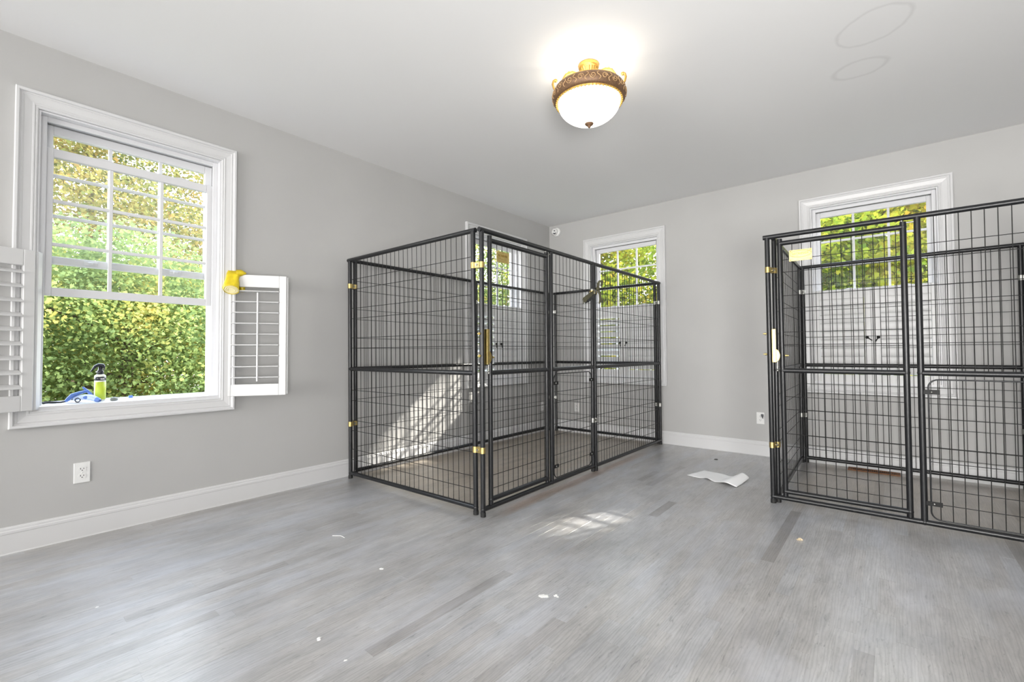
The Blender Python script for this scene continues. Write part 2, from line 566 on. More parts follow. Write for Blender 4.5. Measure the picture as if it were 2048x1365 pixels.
class MB:
    """collects shapes and links them as one mesh object"""

    def __init__(self):
        self.v, self.f, self.s = [], [], []

    def add(self, verts, faces, smooth=False):
        n = len(self.v)
        self.v.extend([tuple(p) for p in verts])
        self.f.extend([tuple(i + n for i in fc) for fc in faces])
        if isinstance(smooth, (list, tuple)):
            self.s.extend(smooth)
        else:
            self.s.extend([smooth] * len(faces))
        return self

    def box(self, lo, hi, M=None, bevel=0.0):
        x0, y0, z0 = lo
        x1, y1, z1 = hi
        b = min(bevel, abs(x1 - x0) * 0.45, abs(y1 - y0) * 0.45, abs(z1 - z0) * 0.45)
        if b <= 0:
            vs = [(x0, y0, z0), (x1, y0, z0), (x1, y1, z0), (x0, y1, z0), (x0, y0, z1), (x1, y0, z1), (x1, y1, z1), (x0, y1, z1)]
            fs = [(0, 3, 2, 1), (4, 5, 6, 7), (0, 1, 5, 4), (1, 2, 6, 5), (2, 3, 7, 6), (3, 0, 4, 7)]
        else:
            vs, idx = [], {}
            for i, x in enumerate((x0, x1)):
                for j, y in enumerate((y0, y1)):
                    for k, z in enumerate((z0, z1)):
                        sx, sy, sz = (1, -1)[i] * b, (1, -1)[j] * b, (1, -1)[k] * b
                        for ax, p in enumerate(((x, y + sy, z + sz), (x + sx, y, z + sz), (x + sx, y + sy, z))):
                            idx[(i, j, k, ax)] = len(vs)
                            vs.append(p)
            fs = []
            I = lambda i, j, k, a: idx[(i, j, k, a)]
            for i in (0, 1):
                fs.append(tuple(I(i, j, k, 0) for j, k in ((0, 0), (1, 0), (1, 1), (0, 1))))
                fs.append(tuple(I(j, i, k, 1) for j, k in ((0, 0), (1, 0), (1, 1), (0, 1))))
                fs.append(tuple(I(j, k, i, 2) for j, k in ((0, 0), (1, 0), (1, 1), (0, 1))))
            for j in (0, 1):
                for k in (0, 1):
                    fs.append((I(0, j, k, 1), I(1, j, k, 1), I(1, j, k, 2), I(0, j, k, 2)))
                    fs.append((I(j, 0, k, 0), I(j, 1, k, 0), I(j, 1, k, 2), I(j, 0, k, 2)))
                    fs.append((I(j, k, 0, 0), I(j, k, 1, 0), I(j, k, 1, 1), I(j, k, 0, 1)))
            for i in (0, 1):
                for j in (0, 1):
                    for k in (0, 1):
                        fs.append((I(i, j, k, 0), I(i, j, k, 1), I(i, j, k, 2)))
        if M is not None:
            vs = [M @ Vector(p) for p in vs]
        return self.add(vs, fs)

    def tube(self, pts, r, n=12, caps=True, flat=1.0, up=None):
        pts = [Vector(p) for p in pts]
        rs = r if isinstance(r, (list, tuple)) else [r] * len(pts)
        t0 = (pts[1] - pts[0]).normalized()
        a = Vector(up) if up else (Vector((0, 0, 1)) if abs(t0.z) < 0.9 else Vector((1, 0, 0)))
        a = (a - t0 * a.dot(t0)).normalized()
        rings = []
        prev = t0
        for i, p in enumerate(pts):
            t = (pts[min(i + 1, len(pts) - 1)] - pts[max(i - 1, 0)]).normalized()
            q = prev.rotation_difference(t)
            a = (q @ a)
            a = (a - t * a.dot(t)).normalized()
            prev = t
            b = t.cross(a)
            rings.append([p + rs[i] * (math.cos(2 * math.pi * k / n) * a * flat + math.sin(2 * math.pi * k / n) * b) for k in range(n)])
        vs = [p for R in rings for p in R]
        fs = [(i * n + k, i * n + (k + 1) % n, (i + 1) * n + (k + 1) % n, (i + 1) * n + k) for i in range(len(pts) - 1) for k in range(n)]
        self.add(vs, fs, True)
        if caps:
            self.add(rings[0], [tuple(reversed(range(n)))])
            self.add(rings[-1], [tuple(range(n))])
        return self

    def lathe(self, prof, c, n=32, M=None, flute=None):
        vs = []
        for r, z in prof:
            for k in range(n):
                a = 2 * math.pi * k / n
                rr = r
                if flute:
                    rr = r * (1 + flute[1] * math.cos(flute[0] * a))
                vs.append(Vector((rr * math.cos(a), rr * math.sin(a), z)))
        fs = [(i * n + k, i * n + (k + 1) % n, (i + 1) * n + (k + 1) % n, (i + 1) * n + k) for i in range(len(prof) - 1) for k in range(n)]
        if M is not None:
            vs = [M @ p for p in vs]
        return self.add([p + Vector(c) for p in vs], fs, True)

    def sphere(self, c, r, n=12, m=8, sc=(1, 1, 1), M=None):
        vs, fs = [], []
        for i in range(m + 1):
            th = math.pi * i / m
            for k in range(n):
                a = 2 * math.pi * k / n
                p = Vector((r * sc[0] * math.sin(th) * math.cos(a), r * sc[1] * math.sin(th) * math.sin(a), r * sc[2] * math.cos(th)))
                if M is not None:
                    p = M @ p
                vs.append(p + Vector(c))
        for i in range(m):
            for k in range(n):
                fs.append((i * n + k, (i + 1) * n + k, (i + 1) * n + (k + 1) % n, i * n + (k + 1) % n))
        return self.add(vs, fs, True)

    def mesh(self, name, material, recalc=True):
        me = bpy.data.meshes.new(name)
        me.from_pydata(self.v, [], self.f)
        me.polygons.foreach_set('use_smooth', np.array(self.s, dtype=bool))
        if recalc:
            bm = bmesh.new()
            bm.from_mesh(me)
            bmesh.ops.recalc_face_normals(bm, faces=bm.faces)
            bm.to_mesh(me)
            bm.free()
        me.materials.append(material)
        me.update()
        return me


def link(name, data, parent=None, M=None):
    o = bpy.data.objects.new(name, data)
    COL.objects.link(o)
    M = Matrix.Identity(4) if M is None else M
    WM[o] = M
    if parent is not None:
        o.parent = parent
        o.matrix_parent_inverse = WM[parent].inverted()
    o.matrix_basis = M
    return o


def build(mb, name, material, parent=None, M=None, recalc=True):
    """link a shape given in world coordinates; its origin moves to the shape's base"""
    if M is None:
        a = np.array(mb.v)
        lo, hi = a.min(0), a.max(0)
        c = Vector(((lo[0] + hi[0]) / 2, (lo[1] + hi[1]) / 2, lo[2]))
        mb.v = [(p[0] - c.x, p[1] - c.y, p[2] - c.z) for p in mb.v]
        M = Matrix.Translation(c)
    return link(name, mb.mesh(name, material, recalc), parent, M)


def tag(o, label=None, cat=None, group=None, kind=None):
    if label:
        o['label'] = label
    if cat:
        o['category'] = cat
    if group:
        o['group'] = group
    if kind:
        o['kind'] = kind
    return o


def empty(name, loc, label, cat, group=None, kind=None):
    o = link(name, None, None, Matrix.Translation(Vector(loc)))
    o.empty_display_size = 0.05
    return tag(o, label, cat, group, kind)


ROD = {}


def rod(name, p0, p1, r, material, parent, n=6):
    """a straight wire sharing one unit mesh with all wires of its gauge"""
    key = (r, n, material.name)
    if key not in ROD:
        mb = MB()
        mb.tube([(0, 0, 0), (0, 0, 1)], r, n)
        ROD[key] = mb.mesh('wire', material)
    p0, p1 = Vector(p0), Vector(p1)
    d = p1 - p0
    M = Matrix.Translation(p0) @ d.to_track_quat('Z', 'Y').to_matrix().to_4x4() @ Matrix.Diagonal((1, 1, d.length, 1))
    return link(name, ROD[key], parent, M)


# ------------------------------------------------------------------ room shell
ROOM_X, ROOM_Y, H = 6.2, -11.0, 2.74
TH = 0.17
CAS0, CAS1 = 0.648, 2.466        # casing outer z
OP0, OP1 = 0.736, 2.374          # window opening z
left = lambda u, d, z: (d, u, z)     # u along +y, d into the room (+x)
back = lambda u, d, z: (u, -d, z)    # u along +x, d into the room (-y)
WINDOWS = [  # mapping, opening u0, u1
    ('L', left, -4.835, -3.955), ('L', left, -1.506, -0.622), ('B', back, 0.635, 1.515), ('B', back, 2.989, 3.867)]


def wall(name, mapf, u0, u1, holes, label):
    us = sorted({u0, u1, *[h for a in holes for h in a]})
    zs = [0.0, OP0, OP1, H] if holes else [0.0, H]
    mb = MB()
    for i in range(len(us) - 1):
        for j in range(len(zs) - 1):
            if j == 1 and holes and any(a <= us[i] and us[i + 1] <= b for a, b in holes):
                continue
            a = mapf(us[i], -TH, zs[j])
            b = mapf(us[i + 1], 0.0, zs[j + 1])
            mb.box([min(a[k], b[k]) for k in range(3)], [max(a[k], b[k]) for k in range(3)])
    o = build(mb, name, WALL)
    return tag(o, label, 'wall', kind='structure')


wall('wall_left', left, ROOM_Y, TH, [(w[2], w[3]) for w in WINDOWS if w[0] == 'L'], 'warm grey painted wall with two tall white windows, left of the corner')
wall('wall_back', back, 0.0, ROOM_X + TH, [(w[2], w[3]) for w in WINDOWS if w[0] == 'B'], 'warm grey painted wall behind both kennels with two white windows')
wall('wall_right', lambda u, d, z: (ROOM_X - d, u, z), ROOM_Y, 0.0, [], 'plain grey wall opposite the open window')
wall('wall_rear', lambda u, d, z: (u, ROOM_Y + d, z), 0.0, ROOM_X, [], 'plain grey wall facing the kennels from behind the viewer')
mb = MB()
mb.box((-TH, ROOM_Y - TH, H), (ROOM_X + TH, TH, H + 0.12))
tag(build(mb, 'ceiling', CEIL), 'flat white ceiling with two faint ring shaped water stains', 'ceiling', kind='structure')

# floor: oak strips, each its own board
mb = MB()
mb.box((-TH, ROOM_Y - TH, -0.12), (ROOM_X + TH, TH, -0.012))
floor = tag(build(mb, 'floor', SUBFLOOR), 'worn grey stained oak strip floor with chalky smears', 'floor', kind='structure')
PW = 0.0572
planks = []
x = 0.0
while x < ROOM_X:
    y = ROOM_Y - random.random() * 0.8
    while y < 0.0:
        ln = random.choice((0.35, 0.5, 0.62, 0.75, 0.9, 1.05, 1.25))
        y0, y1 = max(y, ROOM_Y), min(y + ln, 0.0)
        if y1 - y0 > 0.03:
            planks.append((x, min(x + PW, ROOM_X), y0, y1, random.uniform(-0.00025, 0.00025)))
        y += ln
    x += PW


def plank_share(p):
    n, tot = 0, 0.0
    for fy in (0.1, 0.5, 0.9):
        q = project(((p[0] + p[1]) / 2, p[2] + fy * (p[3] - p[2]), 0))
        if q and 0 < q[0] < 2048 and 0 < q[1] < 1365:
            tot += (CAM.z / q[2] ** 3)
    return tot * (p[3] - p[2])


order = sorted(planks, key=plank_share, reverse=True)
PLANK_MESH = {}


def plank_shape(mb, lo, hi):
    mb.box(lo, hi, None, 0.0003)


for p in order[:300]:
    w, l = round(p[1] - p[0], 4), round(p[3] - p[2], 3)
    if (w, l) not in PLANK_MESH:
        mb = MB()
        plank_shape(mb, (0, 0, -0.012), (w, l, 0))
        PLANK_MESH[(w, l)] = mb.mesh('plank', FLOORM)
    link('plank', PLANK_MESH[(w, l)], floor, Matrix.Translation((p[0], p[2], p[4])))
mb = MB()
for p in order[300:]:
    plank_shape(mb, (p[0], p[2], -0.012 + p[4]), (p[1], p[3], p[4]))
pf = build(mb, 'far_planks', FLOORM, floor)
pf['kind'] = 'stuff'


def profile_run(mb, prof, a, b, mapf):
    """extrude a (depth, z) profile along u from a to b"""
    n = len(prof)
    vs = [mapf(a, d, z) for d, z in prof] + [mapf(b, d, z) for d, z in prof]
    fs = [(i, (i + 1) % n, n + (i + 1) % n, n + i) for i in range(n)]
    fs += [tuple(range(n)), tuple(reversed(range(n, 2 * n)))]
    mb.add(vs, fs)


BASE = [(0, 0.0), (0.016, 0.0), (0.0165, 0.004), (0.0145, 0.008), (0.0145, 0.104), (0.0165, 0.108), (0.0165, 0.119), (0.012, 0.124), (0.012, 0.133), (0.007, 0.138), (0.006, 0.1415), (0, 0.1415)]
for nm, mp, a, b, lab in (('baseboard_left', left, ROOM_Y, 0.0, 'white moulded baseboard under the left wall windows'),
                          ('baseboard_back', back, 0.0, ROOM_X, 'white moulded baseboard behind the two kennels')):
    mb = MB()
    profile_run(mb, BASE, a, b, mp)
    tag(build(mb, nm, TRIM), lab, 'baseboard', kind='structure')

# ------------------------------------------------------------------ windows
CPROF = [(0.0, 0.0), (0.0, 0.030), (0.004, 0.034), (0.014, 0.034), (0.018, 0.030), (0.019, 0.022), (0.024, 0.020), (0.030, 0.023), (0.035, 0.020), (0.064, 0.015), (0.068, 0.017), (0.073, 0.017), (0.077, 0.013), (0.082, 0.015), (0.088, 0.012), (0.090, 0.0)]


def casing(mapf, u0, u1, z0, z1, parent):
    cs = [(u0, z0, 1, 1), (u1, z0, -1, 1), (u1, z1, -1, -1), (u0, z1, 1, -1)]
    for i in range(4):
        A, B = cs[i], cs[(i + 1) % 4]
        n = len(CPROF)
        vs = [mapf(A[0] + A[2] * t, h, A[1] + A[3] * t) for t, h in CPROF] + [mapf(B[0] + B[2] * t, h, B[1] + B[3] * t) for t, h in CPROF]
        mb = MB()
        mb.add(vs, [(k, (k + 1) % n, n + (k + 1) % n, n + k) for k in range(n)])
        build(mb, 'casing', TRIM, parent)


def bx(mb, mapf, u0, u1, d0, d1, z0, z1, bevel=0.0):
    a, b = mapf(u0, d0, z0), mapf(u1, d1, z1)
    mb.box([min(a[k], b[k]) for k in range(3)], [max(a[k], b[k]) for k in range(3)], None, bevel)


def sash(name, mapf, u0, u1, z0, z1, dc, parent, top, bot, locks=0, lifts=0):
    """frame of stiles and rails, then 3 x 3 panes between muntins"""
    st, h = 0.042, 0.017
    mb = MB()
    bx(mb, mapf, u0, u0 + st, dc - h, dc + h, z0, z1, 0.003)
    bx(mb, mapf, u1 - st, u1, dc - h, dc + h, z0, z1, 0.003)
    bx(mb, mapf, u0 + st, u1 - st, dc - h, dc + h, z0, z0 + bot, 0.003)
    bx(mb, mapf, u0 + st, u1 - st, dc - h, dc + h, z1 - top, z1, 0.003)
    s = build(mb, name, VINYL, parent)
    gu0, gu1, gz0, gz1 = u0 + st, u1 - st, z0 + bot, z1 - top
    mw = 0.009
    us = [gu0 + (gu1 - gu0) * k / 3 for k in range(4)]
    zs = [gz0 + (gz1 - gz0) * k / 3 for k in range(4)]
    for k in (1, 2):
        mb = MB()
        bx(mb, mapf, us[k] - mw, us[k] + mw, dc - 0.010, dc + 0.010, gz0, gz1, 0.002)
        build(mb, 'muntin', VINYL, s)
        mb = MB()
        bx(mb, mapf, gu0, gu1, dc - 0.009, dc + 0.009, zs[k] - mw, zs[k] + mw, 0.002)
        build(mb, 'muntin', VINYL, s)
    for i in range(3):
        for j in range(3):
            mb = MB()
            bx(mb, mapf, us[i], us[i + 1], dc - 0.0015, dc + 0.0015, zs[j], zs[j + 1])
            build(mb, 'pane', GLASS, s)
    w = u1 - u0
    for k in range(locks):
        uc = u0 + w * (0.25 if k == 0 else 0.75)
        mb = MB()
        bx(mb, mapf, uc - 0.032, uc + 0.032, dc + h, dc + h + 0.010, z0 + bot * 0.2, z0 + bot * 0.75, 0.003)
        bx(mb, mapf, uc - 0.012, uc + 0.012, dc + h + 0.006, dc + h + 0.018, z0 + bot * 0.3, z0 + bot * 0.65, 0.003)
        build(mb, 'sash_lock', VINYL, s)
    for k in range(lifts):
        uc = u0 + w * (0.31 if k == 0 else 0.78)
        mb = MB()
        N = 14
        pr = []
        for q in range(N + 1):
            t = q / N
            pr.append((uc - 0.055 + 0.11 * t, 0.011 * math.sin(math.pi * t) ** 1.5))
        vs = [mapf(u, dc + h - 0.004, z1 - 0.002 + z) for u, z in pr] + [mapf(u, dc + h - 0.018, z1 - 0.002 + z) for u, z in pr] + \
             [mapf(u, dc + h - 0.004, z1 - 0.006) for u, z in pr] + [mapf(u, dc + h - 0.018, z1 - 0.006) for u, z in pr]
        n = N + 1
        fs = []
        for q in range(N):
            fs += [(q, q + 1, n + q + 1, n + q), (2 * n + q, 2 * n + q + 1, q + 1, q), (n + q, n + q + 1, 3 * n + q + 1, 3 * n + q)]
        mb.add(vs, fs)
        build(mb, 'lift', VINYL, s)
    return s


def window(idx, mapf, u0, u1, raised, label):
    mb = MB()
    D = -TH
    t = 0.008
    # jamb liner boards, then the vinyl frame standing in it
    bx(mb, mapf, u0, u0 + t, D, 0.004, OP0, OP1)
    bx(mb, mapf, u1 - t, u1, D, 0.004, OP0, OP1)
    bx(mb, mapf, u0 + t, u1 - t, D, 0.004, OP1 - t, OP1)
    bx(mb, mapf, u0 + t, u1 - t, D, 0.004, OP0, OP0 + t)
    f = 0.026
    a, b = u0 + t, u1 - t
    for d0, d1, e in ((-0.165, -0.138, f), (-0.138, -0.052, f - 0.012), (-0.052, -0.040, f + 0.002)):
        bx(mb, mapf, a, a + e, d0, d1, OP0 + t, OP1 - t, 0.002)
        bx(mb, mapf, b - e, b, d0, d1, OP0 + t, OP1 - t, 0.002)
        bx(mb, mapf, a + e, b - e, d0, d1, OP1 - t - e, OP1 - t, 0.002)
    root = build(mb, 'window_%d' % idx, VINYL)
    tag(root, label, 'window', kind='structure')
    # sloped sill
    mb = MB()
    profile_run(mb, [(0.004, OP0 + t), (0.004, OP0 + 0.018), (-0.040, OP0 + 0.022), (-0.048, OP0 + 0.026), (-0.138, OP0 + 0.026), (-0.142, OP0 + 0.034), (-0.165, OP0 + 0.030), (-0.165, OP0 + t)], a, b, mapf)
    build(mb, 'sill', VINYL, root)
    casing(mapf, u0 - 0.090, u1 + 0.090, CAS0, CAS1, root)
    s0, s1 = u0 + 0.024, u1 - 0.038 if False else u1 - 0.024
    sash('upper_sash', mapf, s0, s1, 1.553, 2.344, -0.118, root, 0.050, 0.044, locks=2)
    z0 = 1.368 if raised else 0.764
    sash('lower_sash', mapf, s0, s1, z0, z0 + 0.835, -0.078, root, 0.050, 0.046, lifts=2)
    return root


window(1, left, -4.835, -3.955, True, 'white double hung window on the left wall with its lower sash raised')
window(2, left, -1.506, -0.622, False, 'white double hung window behind the corner kennel, nearer the corner')
window(3, back, 0.635, 1.515, False, 'white double hung window in back wall beside the security camera')
window(4, back, 2.989, 3.867, False, 'white double hung window behind the kennel on the right')


# ------------------------------------------------------------------ plantation shutters
LEAF_H = 0.852


def shutter(origin, e, w, tilt, label, group, rod_side=0.55, knob=None, bottom=OP0 + 0.004, hinge_strip=None, rod_on=True, top_z=None):
    """leaf standing on `origin`, width w along unit vector e, face normal n towards the room"""
    e = Vector((e[0], e[1], 0)).normalized()
    n = e.cross(Vector((0, 0, 1)))
    if n.x - n.y < 0:      # faces the room on either hinge side
        n = -n
    O = Vector((origin[0], origin[1], bottom))
    B = Matrix(((e.x, n.x, 0, O.x), (e.y, n.y, 0, O.y), (0, 0, 1, O.z), (0, 0, 0, 1)))
    root = link('shutter', None, None, Matrix.Translation(O))
    root.empty_display_size = 0.05
    tag(root, label, 'shutter', group)
    th = 0.014
    st, rt, rb = 0.046, 0.086, 0.082

    def part(name, lo, hi, bevel=0.003):
        mb = MB()
        mb.box(lo, hi, B, bevel)
        return build(mb, name, SHUT, root)
    part('stile', (0, -th, 0), (st, th, LEAF_H))
    s2 = part('stile', (w - st, -th, 0), (w, th, LEAF_H))
    part('rail', (st, -th, 0), (w - st, th, rb))
    part('rail', (st, -th, LEAF_H - rt), (w - st, th, LEAF_H))
    # rabbet lip on the free edge
    part('edge_strip', (w, -th, 0.006), (w + 0.010, 0.0, LEAF_H - 0.006), 0.002)
    nl = 9
    z0, z1 = rb, LEAF_H - rt
    pitch = (z1 - z0) / nl
    bl = 0.081 if abs(tilt) > 1.3 else (0.070 if abs(tilt) > 0.5 else 0.062)
    mesh = None
    for k in range(nl):
        zc = z0 + pitch * (k + 0.62)
        if mesh is None:
            mb = MB()
            N = 10
            sec = []
            for q in range(N):
                a = 2 * math.pi * q / N
                sec.append((math.cos(a) * bl / 2, math.sin(a) * 0.0052))
            L = w - 2 * st - 0.004
            vs = [(0, p, q) for p, q in sec] + [(L, p, q) for p, q in sec]
            mb.add(vs, [(q, (q + 1) % N, N + (q + 1) % N, N + q) for q in range(N)], True)
            mb.add(vs[:N], [tuple(range(N))])
            mb.add(vs[N:], [tuple(range(N))])
            mesh = mb.mesh('louver', SHUT)
        M = B @ Matrix.Translation((st + 0.002, 0, zc)) @ Matrix.Rotation(tilt, 4, 'X')
        link('louver', mesh, root, M)
    if rod_on:
        mb = MB()
        mb.box((w * rod_side - 0.005, 0.030, z0 + 0.02), (w * rod_side + 0.005, 0.039, z1 - 0.04), B, 0.002)
        build(mb, 'tilt_rod', SHUT, root)
    if knob:
        u, zk, ang = knob
        c = B @ Vector((u, th, zk - bottom))
        mb = MB()
        mb.tube([c, c + n * 0.010], 0.006, 10)
        mb.sphere(c + n * 0.013, 0.0130, 12, 8)
        kb = build(mb, 'knob', IRON, root)
        mb = MB()
        a = c + n * 0.019
        d = (e * math.sin(ang) - Vector((0, 0, 1)) * math.cos(ang)) * 0.045
        mb.tube([a, a + d], 0.0042, 8)
        build(mb, 'latch_pin', IRON, kb)
    if hinge_strip:
        h0, h1 = Vector((*hinge_strip[0], bottom)), Vector((*hinge_strip[1], bottom))
        ee = (h1 - h0).normalized()
        nn = ee.cross(Vector((0, 0, 1)))
        Bh = Matrix(((ee.x, nn.x, 0, h0.x), (ee.y, nn.y, 0, h0.y), (0, 0, 1, h0.z), (0, 0, 0, 1)))
        mb = MB()
        mb.box((0, -0.011, -0.002), ((h1 - h0).length, 0.011, LEAF_H), Bh, 0.003)
        hs = build(mb, 'hanging_strip', SHUT, root)
        for zz in (0.10, LEAF_H - 0.10):
            mb = MB()
            for dz in (-0.014, 0.014):
                c = Bh @ Vector((0.022, 0.011, zz + dz))
                mb.sphere(c, 0.0035, 8, 6)
            mb.box((0.010, 0.010, zz - 0.026), (0.034, 0.0125, zz + 0.026), Bh, 0.001)
            build(mb, 'hinge', SHUT, hs)
    return root


# left window: both leaves swung open
shutter((-0.008, -3.923), (0.213, 0.340), 0.392, 0.02, 'open white shutter leaf right of the raised window, yellow glove over it', 'open shutters of the raised window', 0.54,
        hinge_strip=((-0.060, -3.966), (-0.012, -3.927)))
shutter((0.030, -4.842), (0.040, -0.165), 0.40, -0.42, 'open white shutter leaf left of the raised window, louvers tilted', 'open shutters of the raised window', 0.5, rod_on=False,
        hinge_strip=((-0.010, -4.818), (0.026, -4.838)))
# closed pairs: back wall right window, back wall corner window, left wall corner window
W = 0.420
shutter((2.999, 0.012), (1, 0), W, 1.50, 'closed shutter leaf with the left black knob, behind the right kennel', 'closed shutters behind the right kennel', 0.5, (W - 0.030, 1.152, 0.9), rod_on=False)
shutter((3.857, 0.012), (-1, 0), W, 1.50, 'closed shutter leaf with the right black knob, behind the right kennel', 'closed shutters behind the right kennel', 0.5, (W - 0.030, 1.152, 0.5), rod_on=False)
shutter((0.645, 0.012), (1, 0), W, 1.08, 'shutter leaf with open louvers in the back wall corner window', 'shutters of the corner window in the back wall', 0.5, (W - 0.030, 1.145, 0.15), rod_on=False)
shutter((1.505, 0.012), (-1, 0), W, 1.50, 'shutter leaf with shut louvers in the back wall corner window', 'shutters of the corner window in the back wall', 0.5, (W - 0.030, 1.145, 0.4), rod_on=False)
shutter((-0.012, -1.496), (0, 1), W, 1.08, 'shutter leaf with open louvers in left wall window behind kennel gate', 'shutters of the left wall window behind the kennel', 0.5, (W - 0.030, 1.135, -0.15), rod_on=False)
shutter((-0.012, -0.632), (0, -1), W, 1.50, 'shutter leaf with shut louvers in left wall window behind kennel', 'shutters of the left wall window behind the kennel', 0.5, (W - 0.030, 1.135, -0.15), rod_on=False)

# ------------------------------------------------------------------ dog kennels
R = 0.0158
ZT, ZM, ZB = 1.815, 0.905, 0.045
HW_UP = [1.648, 1.565, 1.407, 1.322, 1.162, 1.078]
HW_LO = [0.730, 0.645, 0.482, 0.398, 0.244, 0.160]
WR = 0.0021
PITCHW = 0.0506


class Panel:
    def __init__(self, b0, b1, t0, t1):
        self.b0, self.b1, self.t0, self.t1 = Vector(b0), Vector(b1), Vector(t0), Vector(t1)
        self.L = (self.b1 - self.b0).length
        d = (self.b1 - self.b0).normalized()
        self.n = Vector((d.y, -d.x, 0))      # outward normal, right of the run

    def at(self, s, z, o=0.0):
        u = s / self.L
        b = self.b0.lerp(self.b1, u)
        t = self.t0.lerp(self.t1, u)
        p = b.lerp(t, z / ZT)
        return Vector((p.x, p.y, z)) + self.n * o


def rails(P, mb, s0, s1, zs, r=R):
    for z in zs:
        mb.tube([P.at(s0, z), P.at(s1, z)], r, 14)


def wires_v(P, par, ss, z0, z1):
    for s in ss:
        rod('wire', P.at(s, z0), P.at(s, z1), WR, WIRE, par)


def wires_h(P, par, s0, s1, zs):
    for z in zs:
        rod('wire', P.at(s0, z, 2 * WR), P.at(s1, z, 2 * WR), WR, WIRE, par)


def feet(P, par, ss):
    for s in ss:
        mb = MB()
        mb.tube([P.at(s, 0.0), P.at(s, 0.026)], R + 0.0017, 14)
        build(mb, 'foot_cap', RUBBER, par)


def weld(P, mb, s, z):
    mb.sphere(P.at(s, z), R * 1.12, 10, 6)


def plain_panel(root, P, name='side_panel'):
    mb = MB()
    for s in (0, P.L):
        mb.tube([P.at(s, 0.004), P.at(s, ZT - 0.004)], R, 14)
        for z in (ZM, ZB):
            weld(P, mb, s, z)
    mb.tube([P.at(-0.022, ZT), P.at(P.L + 0.022, ZT)], R, 14)
    rails(P, mb, 0, P.L, (ZM, ZB))
    par = build(mb, name, STEEL, root)
    n = int(round(P.L / PITCHW))
    ss = [P.L * k / n for k in range(1, n)]
    wires_v(P, par, ss, ZB, ZT)
    wires_h(P, par, 0, P.L, HW_UP + HW_LO)
    feet(P, par, (0, P.L))
    return par


def text_mesh(body, size, extrude, material):
    c = bpy.data.curves.new('lettering', 'FONT')
    c.body = body
    c.size = size
    c.extrude = extrude
    c.align_x = 'CENTER'
    c.align_y = 'CENTER'
    o = bpy.data.objects.new('lettering_source', c)
    me = bpy.data.meshes.new_from_object(o)
    bpy.data.objects.remove(o)
    bpy.data.curves.remove(c)
    me.materials.clear()
    me.materials.append(material)
    return me


